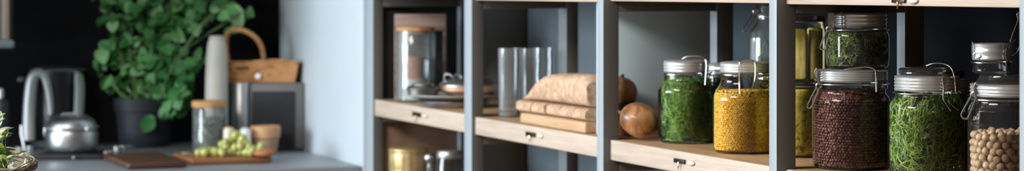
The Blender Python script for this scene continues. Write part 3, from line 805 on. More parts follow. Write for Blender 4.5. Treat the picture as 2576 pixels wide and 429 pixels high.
# ------------------------------------------------------------------ second bay
b2 = boards[1]
def tumbler(px, pyb, ptop, hw, label):
    Y = Y_on_z(pyb, b2['zt']) * (1 + hw / F); s = Y / F
    loc = at(px, pyb, Y); loc.z = b2['zt'] + .0005; H = (pyb - ptop) * s; r = hw * s
    t = thing('glass_tumbler', label, 'glass', loc, -TH, 'tall glass tumblers')
    wav = lambda a, z: 1 + .012 * math.sin(6 * a + z * 90)
    MB().lathe([(r * .82, 0), (r * .93, .003), (r * .94, H * .3), (r * .97, H * .7), (r, H), (r * .95, H), (r * .91, H * .5), (r * .88, .014), (r * .3, .011)], 48, fn=wav).build('vessel', M['glass2'], t)
    MB().lathe([(r * .78, .0008), (r * .87, .003), (r * .87, .0095), (r * .3, .0100)], 40).build('base', M['glass2'], t)
tumbler(1282, 295, 123, 29, 'tall clear glass tumbler closest to the shelf front edge')
tumbler(1337, 289, 123, 27, 'tall clear glass tumbler in the middle, behind the bread board corner')
tumbler(1368, 279, 122, 26, 'tall clear glass tumbler closest to the pale rear post')
# bread board + loaf
Xf = b2['x'] + .012
yL = y_on_x(1308, Xf); Yl = Y_on_x(1308, Xf); sB = Yl / F
Lb = yL - 3.553; Wb = .115; Tb = 26 * sB
t = thing('bread_board', 'pale wooden bread board under the loaf and bread pieces', 'board', (Xf, yL - Lb, b2['zt'] + .0005))
MB().rbox((0, 0, 0), (Wb, Lb, Tb), .004, 3).build('slab', M['breadw'], t)
ztop = b2['zt'] + .0005 + Tb
def yat(px): return y_on_x(px, Xf + .03)
# loaf: profile along y extruded in x with bumps
def lump(name, label, prof, x0, x1, mat, grp=None, amp=.0025):
    # prof: [(px,pytop)] along the shelf, base on board
    mb = MB(); k = len(prof); nx = 8; base = ztop + .0004
    vs = []; fs = []
    ox, oy = (x0 + x1) / 2, yat(prof[k // 2][0])
    grid = []
    for px, pyt, pyb in prof:
        y = yat(px); Y = Y_on_x(px, Xf + .03); top = at(px, pyt, Y).z
        bz = base + (pyb if pyb else 0)
        top = max(top, bz + .004)
        ring = []
        for j in range(16):
            q = 2 * PI * j / 16 + PI / 16
            cx = math.copysign(abs(math.cos(q)) ** .45, math.cos(q)); cz = math.copysign(abs(math.sin(q)) ** .5, math.sin(q))
            x = (x0 + x1) / 2 + (x1 - x0) / 2 * cx + random.gauss(0, amp * .5)
            z = (top + bz) / 2 + (top - bz) / 2 * cz
            z = max(bz, z + (random.gauss(0, amp * .4) if cz > -.5 else 0))
            ring.append((x - ox, y - oy, z - base))
        vs += ring
    for i in range(k - 1):
        for j in range(16):
            j2 = (j + 1) % 16; fs.append((i * 16 + j, i * 16 + j2, (i + 1) * 16 + j2, (i + 1) * 16 + j))
    fs.append(tuple(range(15, -1, -1))); fs.append(tuple((k - 1) * 16 + j for j in range(16)))
    mb.add(vs, fs); o = mb.build(name, mat, None, angle=50); o.location = (ox, oy, base)
    tag(o, label, 'bread', grp); return o
def interp(pts, n):
    out = []
    for i in range(n):
        x = pts[0][0] + (pts[-1][0] - pts[0][0]) * i / (n - 1)
        for (a, b), (c, d) in zip(pts, pts[1:]):
            if a <= x <= c: out.append((x, b + (d - b) * (x - a) / (c - a))); break
    return out
lump('bread_loaf', 'rough crusted pale loaf heaped on the bread board', [(x, y + random.gauss(0, 1.2), .0262) for x, y in interp([(1338, 252), (1346, 240), (1362, 214), (1376, 197), (1388, 187), (1420, 184), (1455, 187), (1488, 188), (1497, 192), (1503, 205)], 22)], Xf + .008, Xf + .1, M['bread'], None, .003)
pcs = [(1326, 1362, 0), (1364, 1396, 2), (1399, 1432, 4), (1435, 1468, 4), (1472, 1502, 2)]
pl = ['bread piece at the tapered end of the loaf', 'second bread piece along the board, counting from the tumblers', 'third bread piece along the board, counting from the tumblers', 'torn bread piece under the middle of the loaf', 'bread piece on the board next to the blue-grey post']
for (a, b_, dy), lb in zip(pcs, pl):
    yy = 254
    prof = [(a + (b_ - a) * u, 0, 0) for u in (0, .12, .3, .5, .7, .88, 1)]
    o = lump('bread_piece', lb, [(x, 0, 0) for x, _, _ in prof], Xf + .004 + .001 * dy, Xf + .104, M['bread'], 'bread pieces under the loaf', .002)
    # squash to a low slice
    hmax = max(v.co.z for v in o.data.vertices)
    for v in o.data.vertices: v.co.z *= .0245 / hmax
# ------------------------------------------------------------------ first bay
b1 = boards[0]
def on_board(px, pyb, hw, zt): 
    Y = Y_on_z(pyb, zt) * (1 + hw / F); s = Y / F
    loc = at(px, pyb, Y); loc.z = zt + .0005; return loc, s, Y
# wooden box standing on edge, open to the front
Yx = Y_on_y(1057, 4.70); s = Yx / F; loc = at(1057, 0, Yx); loc.z = b1['zt'] + .0005; PBX = YH + (CZ - b1['zt']) * F / Yx
t = thing('wooden_box', 'tall brown wooden box with a black inside, behind the canister', 'box', loc, -TH)
W_, H_ = 65 * s, (PBX - 36) * s
mb = MB(); th = 10 * s; D_ = .045
mb.rbox((-W_, 0, 0), (W_, D_, th), .001).rbox((-W_, 0, H_ - 42 * s), (W_, D_, H_), .001).rbox((-W_, 0, th), (-W_ + th * .8, D_, H_ - 42 * s), .001).rbox((W_ - th * .8, 0, th), (W_, D_, H_ - 42 * s), .001)
mb.build('box_frame', M['boxw'], t)
MB().rbox((-W_ + th * .8, D_ - .006, th), (W_ - th * .8, D_ - .001, H_ - 42 * s), 0).build('lining', M['black'], t)
# canister with cork lid
loc, s, Yc = on_board(1046, 258, 49, b1['zt']); loc2 = loc
t = thing('glass_canister', 'clear glass canister with a cork lid before the brown box', 'canister', loc, -TH)
PB = 258
MB().lathe([(44 * s, 0), (48 * s, 3 * s), (49 * s, 100 * s), (49 * s, 172 * s), (46 * s, 177 * s), (44 * s, 177 * s), (45.5 * s, 168 * s), (45.5 * s, 6 * s), (20 * s, 5 * s)], 56).build('vessel', M['glass2'], t)
MB().lathe([(43.5 * s, 170 * s), (43.5 * s, 177.5 * s), (47 * s, 178 * s), (47 * s, 186 * s), (45 * s, 187 * s)], 48).build('cork_lid', M['cork'], t)
o = MB().lathe([(20 * s, 60 * s), (21 * s, 112 * s), (19 * s, 113 * s)], 30, c=(0, 0, 0)).build('spice_tube', M['copperdust']); o.location = loc + Vector((0, 0, 0)); o.rotation_euler = (0, 0, -TH)
tag(o, 'brown spice tube showing inside the glass canister', 'spice tube')
# stand for the tube
o2 = MB().lathe([(30 * s, 6 * s), (30 * s, 58 * s), (21 * s, 59.6 * s)], 30).build('coffee_grounds', M['ceramic']); o2.location = loc; o2.rotation_euler = (0, 0, -TH); tag(o2, 'pale grains at the bottom of the glass canister', 'grains', None, 'stuff')
# tray, plate, copper pan, silver tin
loc, s, Yt = on_board(1140, 274, 100, b1['zt']); zt0 = loc.z
t = thing('serving_tray', 'round dark steel tray underneath the stoneware plate', 'tray', loc, -TH)
MB().lathe([(70 * s, 0), (76 * s, 2 * s), (92 * s, 14 * s), (90 * s, 14.5 * s), (74 * s, 4 * s), (20 * s, 4 * s)], 64).build('tray_body', M['steeld'], t)
MB().tube([(91 * s * math.cos(a), 91 * s * math.sin(a), 14.5 * s) for a in [2 * PI * k / 64 for k in range(64)]], 1.3 * s, 8, True).build('rim', M['steel'], t)
lp = loc.copy(); lp.z += 15.5 * s + .0008
t = thing('stoneware_plate', 'grey stoneware plate carrying the copper pan and silver tin', 'plate', lp, -TH)
MB().lathe([(60 * s, 0), (84 * s, 4 * s), (112 * s, 13 * s), (111 * s, 15 * s), (84 * s, 7.5 * s), (20 * s, 5 * s)], 72).build('dish', M['plate'], t)
MB().tube([(111 * s * math.cos(a), 111 * s * math.sin(a), 14.5 * s) for a in [2 * PI * k / 72 for k in range(72)]], 1.2 * s, 8, True).build('rim', M['ceramic'], t)
zp = lp.z + 7.9 * s
lc = at(1178, 240, Yt + .006); lc.z = zp + .002
t = thing('copper_pan', 'copper pan with a domed lid, partly behind the post', 'pan', lc, -TH)
MB().lathe([(40 * s, 0), (46 * s, 1 * s), (72 * s, 15 * s), (74 * s, 26 * s), (72 * s, 26 * s), (68 * s, 15 * s), (40 * s, 3 * s)], 64).build('pan_body', M['copper'], t)
l = MB().lathe([(73 * s, 26.5 * s), (73 * s, 29 * s), (66 * s, 37 * s), (46 * s, 45 * s), (14 * s, 49 * s)], 64).build('lid', M['steel'], t)
MB().tube(smooth_path([(-58 * s, -18 * s, 32 * s), (-58 * s, -22 * s, 54 * s), (-46 * s, -24 * s, 56 * s), (-36 * s, -22 * s, 50 * s), (-24 * s, -20 * s, 56 * s), (-14 * s, -20 * s, 46 * s)], 5), 3 * s, 8).build('lid_handle', M['steel'], l)
ls = at(1064, 236, Yt - .012); ls.z = lp.z + 12 * s
t = thing('silver_tin', 'shallow silver tin left of the copper pan', 'tin', ls, -TH)
MB().lathe([(34 * s, 0), (38 * s, 2 * s), (40 * s, 14 * s), (37 * s, 14 * s)], 48).build('tin_body', M['steel'], t)
MB().lathe([(41 * s, 14.3 * s), (42 * s, 19 * s), (38 * s, 24 * s), (30 * s, 26 * s), (28 * s, 30 * s), (8 * s, 31 * s)], 48).build('lid', M['steel'], t)
# lower bay
zl = b1['zt'] - PITCH
def low(px, off, hw):
    Y = Y_on_x(px, b1['x'] + off); s = Y / F; loc = at(px, 0, Y); loc.z = zl + .0005
    pb = YH + (CZ - zl) * F / Y
    return loc, s, pb
loc, s, pb = low(1027, .072, 49); H = (pb - 371) * s
t = thing('gold_tin', 'gold embossed tin with a pale lid on the lowest shelf', 'tin', loc, -TH)
MB().lathe([(45 * s, 0), (48 * s, 2 * s), (48 * s, H * .3), (46.5 * s, H * .33), (48 * s, H * .36), (48 * s, H * .62), (46.5 * s, H * .65), (48 * s, H * .68), (48 * s, H * .93)], 64, fn=lambda a, z: 1 + .012 * math.sin(16 * a)).build('tin_body', M['gold'], t)
MB().lathe([(48.5 * s, H * .932), (49.5 * s, H * .94), (49.5 * s, H * .985), (46 * s, H), (20 * s, H + .001)], 64).build('lid', M['gold'], t)
loc, s, pb = low(1081, .045, 16); H = (pb - 412) * s
t = thing('glass_decanter', 'slim clear decanter topped by a silver ball stopper', 'bottle', loc, -TH)
MB().lathe([(13 * s, 0), (15 * s, 2 * s), (15.5 * s, H * .5), (9 * s, H * .7), (7 * s, H * .95), (8 * s, H)], 40, cap1=False).build('vessel', M['glass2'], t)
st = MB().tube([(0, 0, H * .94), (0, 0, H + 4 * s)], 5 * s, 16); st.ball((0, 0, H + 15 * s), 15 * s, 3); st.build('stopper', M['steel'], t)
loc, s, pb = low(1130, .075, 30); H = (pb - 378) * s
t = thing('glass_jar', 'dark smoked glass jar beside the ball-topped decanter', 'jar', loc, -TH)
MB().lathe([(28 * s, 0), (33 * s, 4 * s), (34 * s, H * .8), (30 * s, H * .9)], 48, cap1=False).build('vessel', M['darkglass'], t)
MB().lathe([(30.5 * s, H * .902), (31 * s, H * .91), (31 * s, H * .98), (28 * s, H)], 48).build('lid', M['steeld'], t)

# ------------------------------------------------------------------ worktop and the things on it
ZC = CZ - .4378
cy0 = PY0 + .004
o = MB().rbox((WX0 + .002, cy0, ZC - .035), (D0 - .0015, WY - .001, ZC), .002).build('worktop', M['counter']); tag(o, 'long grey kitchen worktop running along the black wall', 'worktop')
t = thing('base_cabinet', 'dark base cabinet run under the grey worktop', 'cabinet', (-.5, 5.4, 0))
MB().rbox((WX0 + .01, cy0 + .04, .1), (D0 - .01, WY - .01, ZC - .036), .002).build('carcass', M['cab'], t, world=True)
for k in range(6):
    x0 = WX0 + .02 + k * .68; d = MB().rbox((x0, cy0 + .018, .12), (x0 + .67, cy0 + .039, ZC - .05), .002).build('door', M['cab'], t, world=True)
MB().rbox((WX0 + .01, cy0 + .09, 0), (D0 - .01, WY - .1, .0995), 0).build('plinth', M['black'], t, world=True)

def cnt(px, pyb, hw, z=None):
    z = ZC if z is None else z
    Y = Y_on_z(pyb, z) * (1 + hw / F); s = Y / F
    loc = at(px, pyb, Y); loc.z = z + .0006; return loc, s, Y
def P(s, pyb):
    return lambda py: (pyb - py) * s
# black hob
loc, s, Yh = cnt(194, 401, 0)
t = thing('portable_hob', 'flat black portable hob under the silver pot', 'hob', loc, -TH)
MB().rbox((-116 * s, 0, .002), (62 * s, .17, 10 * s), .006, 3).build('hob_body', M['blackm'], t)
MB().rbox((-108 * s, .008, 10.1 * s), (56 * s, .16, 12 * s), .002).build('glass_top', M['black'], t)
MB().ball((-7 * s, -.006, 5.5 * s), (5 * s, .007, 5 * s), 2).build('knob', M['steel'], t)
zh = loc.z + 12 * s
# silver pot on the hob
Yp_ = Yh + .072; sp = Yp_ / F
lp = at(180, 385, Yp_); lp.z = zh + .0006
pot = thing('steel_pot', 'round brushed steel pot with a domed lid on the hob', 'pot', lp, -TH)
lp2 = Vector(lp)
q = sp
MB().lathe([(44 * q, 0), (56 * q, 2 * q), (63 * q, 9 * q), (65.5 * q, 20 * q), (66 * q, 46 * q), (64 * q, 55 * q), (60 * q, 57 * q)], 64).build('pot_body', M['steel'], pot)
MB().lathe([(58 * q, 57.3 * q), (61 * q, 57.5 * q), (61 * q, 62 * q), (67 * q, 62.3 * q), (67 * q, 65 * q), (62 * q, 66 * q)], 64).build('rim_band', M['steeld'], pot)
l = MB().lathe([(62 * q, 66.2 * q), (60.5 * q, 72 * q), (56 * q, 80 * q), (48 * q, 87 * q), (40 * q, 90 * q), (38 * q, 92.5 * q), (20 * q, 93.5 * q)], 64).build('lid', M['steel'], pot)
MB().tube(smooth_path([(-24 * q, -.01, 93.5 * q), (-16 * q, -.012, 97.5 * q), (10 * q, -.012, 97.5 * q), (20 * q, -.01, 93.5 * q)], 5), 1.8 * q, 8).build('lid_handle', M['steel'], l)
MB().rbox((-68 * q, -.008, 40 * q), (-63 * q, .008, 62 * q), .001).build('side_handle', M['steel'], pot)
MB().ball((48 * q, -47 * q, 62 * q), (5 * q, 5 * q, 5 * q), 2).build('button', M['whitegl'], pot)
# kettle behind
loc, s, Yk = cnt(148, 374, 70)
t = thing('kettle', 'black kettle with a silver loop handle behind the steel pot', 'kettle', loc, -TH)
K = P(s, 374)
MB().lathe([(66 * s, 0), (70 * s, 3 * s), (71 * s, 18 * s), (62 * s, 21 * s)], 56).build('base', M['blackm'], t)
MB().lathe([(60 * s, 22 * s), (62 * s, 26 * s), (60 * s, 90 * s), (62 * s, 150 * s), (70 * s, 190 * s), (69 * s, 194 * s), (60 * s, 198 * s)], 56).build('body', M['black'], t)
MB().lathe([(60 * s, 198.4 * s), (58 * s, 202 * s), (30 * s, 206 * s), (8 * s, 207 * s)], 56).build('lid', M['blackm'], t)
MB().tube([(69 * s * math.cos(a), 69 * s * math.sin(a), 194.5 * s) for a in [2 * PI * k / 48 for k in range(48)]], 1.3 * s, 8, True).build('rim', M['steeld'], t)
# loop handle: thick outer limb, thin inner limb
def strap(path, widths, depth, name, mat, par, yoff):
    mb = MB(); vs = []; fs = []
    Pth = smooth_path([(x * s, yoff, z * s) for x, z in path], 6); k = len(Pth)
    Wd = smooth_path([(w, 0, 0) for w in widths], 6)
    for i, p in enumerate(Pth):
        a = Pth[max(i - 1, 0)]; b = Pth[min(i + 1, k - 1)]; tt = (b - a).normalized(); n = Vector((-tt.z, 0, tt.x)); w = Wd[i].x * s / 2
        for j in range(12):
            an = 2 * PI * j / 12
            vs.append(p + n * w * math.cos(an) + Vector((0, depth * math.sin(an), 0)))
    for i in range(k - 1):
        for j in range(12): fs.append((i * 12 + j, i * 12 + (j + 1) % 12, (i + 1) * 12 + (j + 1) % 12, (i + 1) * 12 + j))
    fs.append(tuple(range(11, -1, -1))); fs.append(tuple((k - 1) * 12 + j for j in range(12)))
    mb.add(vs, fs); return mb.build(name, mat, par)
strap([(-60, 22), (-60, 70), (-58, 120), (-53, 165), (-44, 183), (-30, 186), (-19, 176), (-11, 145), (-6, 110), (-5, 85)], [31, 31, 30, 29, 27, 24, 21, 19, 17, 14], .010, 'handle', M['kettlegrip'], t, -66 * s)
strap([(60, 75), (62, 110), (63, 150), (60, 178), (52, 190)], [26, 26, 26, 22, 8], .006, 'spout_strip', M['dullgreen'], t, -52 * s)
# chrome measuring scoops
for k, (px, py, r, lb) in enumerate([(271, 398, 11, 'small chrome measuring scoop next to the hob'), (299, 396, 18, 'larger chrome measuring scoop next to the walnut board')]):
    loc, s, Yq = cnt(px, py, r)
    t = thing('measuring_scoop', lb, 'scoop', loc, -TH, 'chrome scoops')
    MB().lathe([(r * .7 * s, 0), (r * .95 * s, 3 * s), (r * s, r * 1.5 * s), (r * .9 * s, r * 1.5 * s), (r * .85 * s, 4 * s), (r * .3 * s, 3 * s)], 40).build('cup', M['steel'], t)
    MB().tube(smooth_path([(r * .6 * s, .0 + r * .6 * s, r * 1.4 * s), (r * 1.4 * s, .02, r * 1.45 * s), (r * 1.7 * s, .05, r * 1.2 * s)], 5), 2.2 * s, 8).build('handle', M['steel'], t)
# plant pot and foliage
loc, s, Yp = cnt(363, 372, 64)
t = thing('potted_herb', 'large bushy green herb in a dark blue-black pot', 'plant', loc, -TH)
pp = MB().lathe([(58 * s, 0), (61 * s, 3 * s), (66 * s, 40 * s), (71 * s, 88 * s), (75 * s, 90 * s), (78 * s, 122 * s), (74 * s, 122 * s), (70 * s, 104 * s)], 64)
pp.build('plant_pot', M['pot'], t)
MB().lathe([(69 * s, 100 * s), (60 * s, 108 * s), (20 * s, 112 * s)], 40).build('soil', M['soil'], t)
random.seed(21)
st = MB(); lf = MB()
blobs = [(330, 130, 70, 70), (300, 170, 45, 60), (284, 135, 28, 42), (410, 120, 70, 90), (380, 60, 95, 60), (450, 60, 70, 70), (430, 190, 50, 60), (415, 240, 38, 50), (350, 210, 50, 30), (310, 40, 55, 60), (500, 20, 60, 50), (560, 20, 50, 40), (590, 50, 28, 24), (480, 120, 36, 60), (400, 10, 90, 40), (350, -60, 110, 60), (460, -70, 100, 60), (560, -50, 50, 50), (272, 12, 25, 40), (295, 225, 24, 20), (398, 285, 22, 14), (420, 268, 40, 24), (445, 225, 34, 34), (272, 150, 14, 34), (300, 90, 34, 40), (425, 215, 44, 50), (440, 262, 26, 26), (470, 160, 30, 44), (500, 60, 40, 34)]
def Lp(px, py, dy=0): return Vector(((px - 363) * s, dy, (372 - py) * s))
tips = []
for bx, by, rx, ry in blobs:
    nn = max(5, int(rx * ry / 260))
    for k in range(nn):
        a = random.random() * 2 * PI; r = math.sqrt(random.random())
        x, y = bx + rx * r * math.cos(a), by + ry * r * math.sin(a)
        dep = -random.random() * 90 * s + random.random() * 48 * s
        if x > 500 and y > 66: continue
        c = Lp(x, y, dep)
        tips.append(c)
        for j in range(2):
            nrm = Vector((random.gauss(-.45, .45), random.gauss(-.75, .4), random.gauss(.55, .45)))
            d = Vector((random.gauss(0, .8), random.gauss(-.2, .5), random.gauss(-.35, .6)))
            d = d - nrm * (d.dot(nrm) / max(nrm.length_squared, 1e-6)) * .8
            L = (22 + 19 * random.random()) * s
            lf.leaf(c + Vector((random.gauss(0, 8), random.gauss(0, 8), random.gauss(0, 8))) * s, d, nrm, L, L * .95, .12 + .1 * random.random(), 0, 'round', .2)
lf.leaf(Lp(592, 15, -.06), Vector((.25, 0, -1)), Vector((-.5, -.8, .3)), 62 * s, 54 * s, .1)
lf.leaf(Lp(548, 5, -.05), Vector((.4, 0, -1)), Vector((-.4, -.8, .5)), 52 * s, 48 * s, .1)
for bx, by, rx, ry in blobs[:20]:
    a = Lp(363 + random.gauss(0, 25), 268, random.gauss(0, 14) * s); e = Lp(bx, by, -20 * s)
    mid = a.lerp(e, .5) + Vector((random.gauss(0, 12) * s, -14 * s, 20 * s))
    st.tube(smooth_path([a, mid, e], 6), 2.6 * s, 6)
st.tube(smooth_path([Lp(350, 262, -50 * s), Lp(318, 238, -70 * s), Lp(294, 205, -75 * s)], 6), 3.6 * s, 7)
st.tube(smooth_path([Lp(400, 275, -60 * s), Lp(440, 180, -60 * s), Lp(520, 60, -50 * s), Lp(595, 12, -55 * s)], 6), 3. * s, 7)
# keep leaves clear of the wall
for mbx in (st, lf): mbx.v = [(x, min(y, 72 * s), z) for x, y, z in mbx.v]
st.build('stems', M['stem'], t); lf.build('foliage', M['leaf'], t, angle=180)
# wooden boards with grapes
loc, s, Y1 = cnt(582, 412, 0)
tk = thing('chopping_board', 'reddish teak chopping board carrying the green grapes', 'board', loc, 0)
MB().rbox((-103 * s, 0, 0), (108 * s, .212, 15 * s), .006, 3).build('slab', M['teak'], tk)
ztk = loc.z + 15 * s
loc, s, Y2 = cnt(399, 424, 0)
wn = thing('chopping_board', 'thick dark walnut chopping board nearest the worktop edge', 'board', loc, 0)
MB().rbox((-78 * s, 0, 0), (73 * s, .33, 17 * s), .006, 3).build('slab', M['walnut'], wn)
# grapes
random.seed(8)
sg = Y1 / F
gb = thing('grape_bunch', 'bunch of green grapes on the teak chopping board', 'grapes', at(580, 395, Y1 + .05) , -TH)
gb.location.z = ztk + .0006
def GP(px, py, d=0): return Vector(((px - 580) * sg, d * sg, (399 - py) * sg))
cl = [(498, 408), (512, 408), (524, 404), (540, 400), (548, 386), (556, 372), (566, 396), (572, 382), (580, 366), (586, 398), (594, 384), (600, 362), (606, 396), (612, 380), (620, 370), (628, 388), (640, 380), (654, 382), (590, 372), (560, 406), (608, 372), (632, 398), (536, 410), (578, 408), (645, 392), (618, 402), (598, 408), (566, 364), (590, 358), (610, 358), (550, 396), (625, 378), (660, 378)]
placed = []
for i, (px, py) in enumerate(cl):
    r = (9 + 3.4 * random.random()) * sg
    v = GP(px + random.gauss(0, 5), min(py + random.gauss(0, 3.5), 408), 0); v.z = max(v.z, r)
    h = v.z
    v.y = -20 * sg + (h / (50 * sg)) * 42 * sg + random.gauss(0, 8) * sg
    placed.append((v, r))
for v, r in list(placed):
    if random.random() < .55: placed.append((Vector((v.x + random.gauss(0, 6) * sg, v.y + 24 * sg, max(r, v.z * .8))), r))
for v, r in placed:
    g_ = MB().ball(v, (r, r, r * 1.08), 3).build('grape', M['grape'], gb, angle=180)
stm = MB()
for v, r in placed[:33:2]: stm.tube([v + Vector((0, r * .9, 0)), Vector((v.x * .8, 30 * sg, 24 * sg))], .8 * sg, 6)
stm.tube(smooth_path([GP(510, 400, 28), GP(560, 385, 32), GP(610, 380, 32), GP(655, 385, 24)], 5), 1.6 * sg, 6)
stm.build('stalk', M['stem'], gb)
# knife on the teak board
kn = thing('kitchen_knife', 'small knife lying on the teak board behind the grapes', 'knife', at(478, 375, Y1 + .14), -TH + .1); kn.location.z = ztk + .0006
MB().rbox((-22 * sg, -4 * sg, 0), (12 * sg, 4 * sg, 2 * sg), .0005).build('blade', M['steel'], kn)
MB().rbox((12 * sg, -5 * sg, 0), (50 * sg, 5 * sg, 8 * sg), .003, 3).build('handle', M['cork'], kn)
# bun / bread end
o = MB().ball((0, 0, 0), (27 * sg, 20 * sg, 10.5 * sg), 3).build('bread_roll', M['terra']); o.location = at(664, 395, Y1 + .025); o.location.z = ztk + 10.7 * sg; o.rotation_euler = (0, 0, -TH); tag(o, 'orange-brown roll lying at the board end beside the grapes', 'bread roll')
# cork-lidded herb jar
loc, s, Yj = cnt(526, 392, 43)
t = thing('herb_jar', 'clear jar of dried herbs with a flat cork lid', 'jar', loc, -TH)
MB().lathe([(38 * s, 0), (41 * s, 3 * s), (41 * s, 114 * s), (39 * s, 119 * s)], 56, cap1=False).build('vessel', M['glass2'], t)
MB().lathe([(38 * s, 119.3 * s), (43 * s, 120 * s), (43.5 * s, 133 * s), (41 * s, 135 * s)], 48).build('cork_lid', M['cork'], t)
mb = MB(); sprigs(mb, 38 * s, .003, 94 * s, 110, 14, 9 * s, 5 * s, 2 * s, .6); core(mb, 26 * s, .003, 60 * s, 1)
o = mb.build('dried_herbs', [M['herbdry'], M['mosscore']], None, angle=180); place_like(o, t, .0005); tag(o, 'grey-green dried herbs inside the cork-lidded jar', 'herbs', None, 'stuff')
# ceramic bottle
loc, s, Yb = cnt(545, 384, 28)
t = thing('ceramic_bottle', 'tall pale grey ceramic bottle behind the herb jar', 'bottle', loc, -TH)
MB().lathe([(27 * s, 0), (28.5 * s, 4 * s), (29 * s, 60 * s), (29 * s, 130 * s), (28 * s, 190 * s), (26 * s, 236 * s), (23 * s, 270 * s), (19 * s, 283 * s)], 56).build('bottle_body', M['ceramic'], t)
MB().lathe([(18.7 * s, 283.3 * s), (19 * s, 289 * s), (14 * s, 292 * s)], 40).build('stopper', M['ceramic'], t)
# bread bin
loc, s, Yn = cnt(680, 379, 0)
t = thing('bread_bin', 'grey metal bread bin with a charcoal door, under the basket', 'bread bin', loc, -TH)
Hb = 171 * s; Db = .15
MB().rbox((-52 * s, 0, .003), (88 * s, Db, Hb), .008, 4).build('bin_body', M['binm'], t)
d = MB().rbox((-46 * s, -.004, 8 * s), (62 * s, -.0003, Hb - 22 * s), .006, 4).build('door', M['binface'], t); d['label'] = 'charcoal door panel with rounded corners'
MB().lathe([(26 * s, .001), (27 * s, .004), (27 * s, Hb - .003), (25 * s, Hb)], 40, c=(-76 * s, 24 * s, 0)).build('side_column', M['steeld'], t)['label'] = 'bright rounded steel column'
MB().rbox((88.5 * s, .01, .003), (112 * s, Db, Hb - 4 * s), .004, 3).build('side_cover', M['blackm'], t)['label'] = 'black side cover'
zb_ = loc.z + Hb
# utensils on the black cover
for k, (px, h, lb) in enumerate([(768, 40, 'thin black spike standing on the bread bin cover near the basket'), (781, 34, 'thin black spike at the outer edge of the bread bin cover')]):
    u = at(px, 210, Yn + .06); u.z = zb_ - 4 * s + .0006
    o = MB().tube([(0, 0, 0), (0, 0, h * .6 * s), (.002, 0, h * s)], [3 * s, 2.6 * s, 1 * s], 8).build('skewer', M['blackm']); o.location = u; tag(o, lb, 'skewer', 'black skewers')
# basket on the bread bin
lb = at(660, 207, Yn + .055); lb.z = zb_ + .0006
t = thing('handled_basket', 'brown basket with an arched rope handle on the bread bin', 'basket', lb, -TH)
mb = MB()
def ringrect(w, d, z, n=10):
    return [(-w, -d, z), (w, -d, z), (w, d, z), (-w, d, z)]
H1 = 50 * s
vs = ringrect(86 * s, 40 * s, 0) + ringrect(97 * s, 48 * s, H1) + ringrect(93 * s, 44 * s, H1) + ringrect(83 * s, 37 * s, 5 * s)
fs = [(3, 2, 1, 0)]
for k in range(3):
    for j in range(4): fs.append((k * 4 + j, k * 4 + (j + 1) % 4, k * 4 + 4 + (j + 1) % 4, k * 4 + 4 + j))
fs.append((12, 13, 14, 15)); mb.add(vs, fs); mb.build('basket_body', M['wicker'], t, smooth=False)
fl = MB()
fl.tube(smooth_path([(-20 * s, -46.5 * s, H1 + 1 * s), (40 * s, -47 * s, H1 + 5 * s), (95 * s, -46 * s, H1)], 5), 3.6 * s, 7)
fl.build('woven_flap', M['wicker'], t)
MB().ball((-5 * s, -47 * s, 15 * s), (8 * s, 4 * s, 8 * s), 3).build('button', M['whitegl'], t)
MB().tube(smooth_path([(2 * s, -6 * s, 18 * s), (4 * s, -10 * s, 60 * s), (-4 * s, -12 * s, 95 * s), (-26 * s, -14 * s, 120 * s), (-58 * s, -14 * s, 132 * s), (-84 * s, 8 * s, 127 * s), (-96 * s, 30 * s, 108 * s), (-97 * s, 41 * s, 75 * s), (-92 * s, 43 * s, 42 * s)], 6), 6.5 * s, 10).build('handle', M['rope'], t)
MB().rbox((-62 * s, -47.5 * s, 33 * s), (-28 * s, -45.5 * s, 39 * s), .0008).build('strap_slot', M['blackm'], t)
# shakers and bowl
loc, s, Ys = cnt(576, 392.6, 14)
t = thing('salt_shaker', 'cream ceramic shaker beside the white shaker', 'shaker', loc, -TH, 'shakers on the worktop')
MB().lathe([(12 * s, 0), (14 * s, 2 * s), (14 * s, 58 * s), (13 * s, 67 * s), (11 * s, 70 * s)], 40).build('body', M['cream'], t); MB().lathe([(10.5 * s, 70.3 * s), (9 * s, 72 * s), (3 * s, 73 * s)], 30).build('cap', M['cork'], t)
loc, s, Ys = cnt(616, 391, 15)
t = thing('salt_shaker', 'bright white ceramic shaker in front of the bamboo pot', 'shaker', loc, -TH, 'shakers on the worktop')
MB().lathe([(13 * s, 0), (15.5 * s, 2 * s), (16 * s, 52 * s), (14.5 * s, 62 * s), (11 * s, 66 * s)], 40).build('body', M['whitegl'], t); MB().lathe([(10.5 * s, 66.3 * s), (8 * s, 68 * s), (3 * s, 69 * s)], 30).build('cap', M['whitegl'], t)
loc, s, Ys = cnt(667, 389, 33)
t = thing('bamboo_pot', 'brown bamboo pot with a lighter rim by the bread bin', 'pot', loc, -TH)
MB().lathe([(27 * s, 0), (30 * s, 2 * s), (35 * s, 42 * s), (33 * s, 42 * s), (28 * s, 5 * s), (8 * s, 4 * s)], 48).build('pot_body', M['potwood'], t)
MB().lathe([(35.3 * s, 41 * s), (38 * s, 42 * s), (39 * s, 66 * s), (37 * s, 70 * s), (34 * s, 66 * s), (33.5 * s, 43 * s)], 48, cap0=False, cap1=False).build('rim', M['potrim'], t)
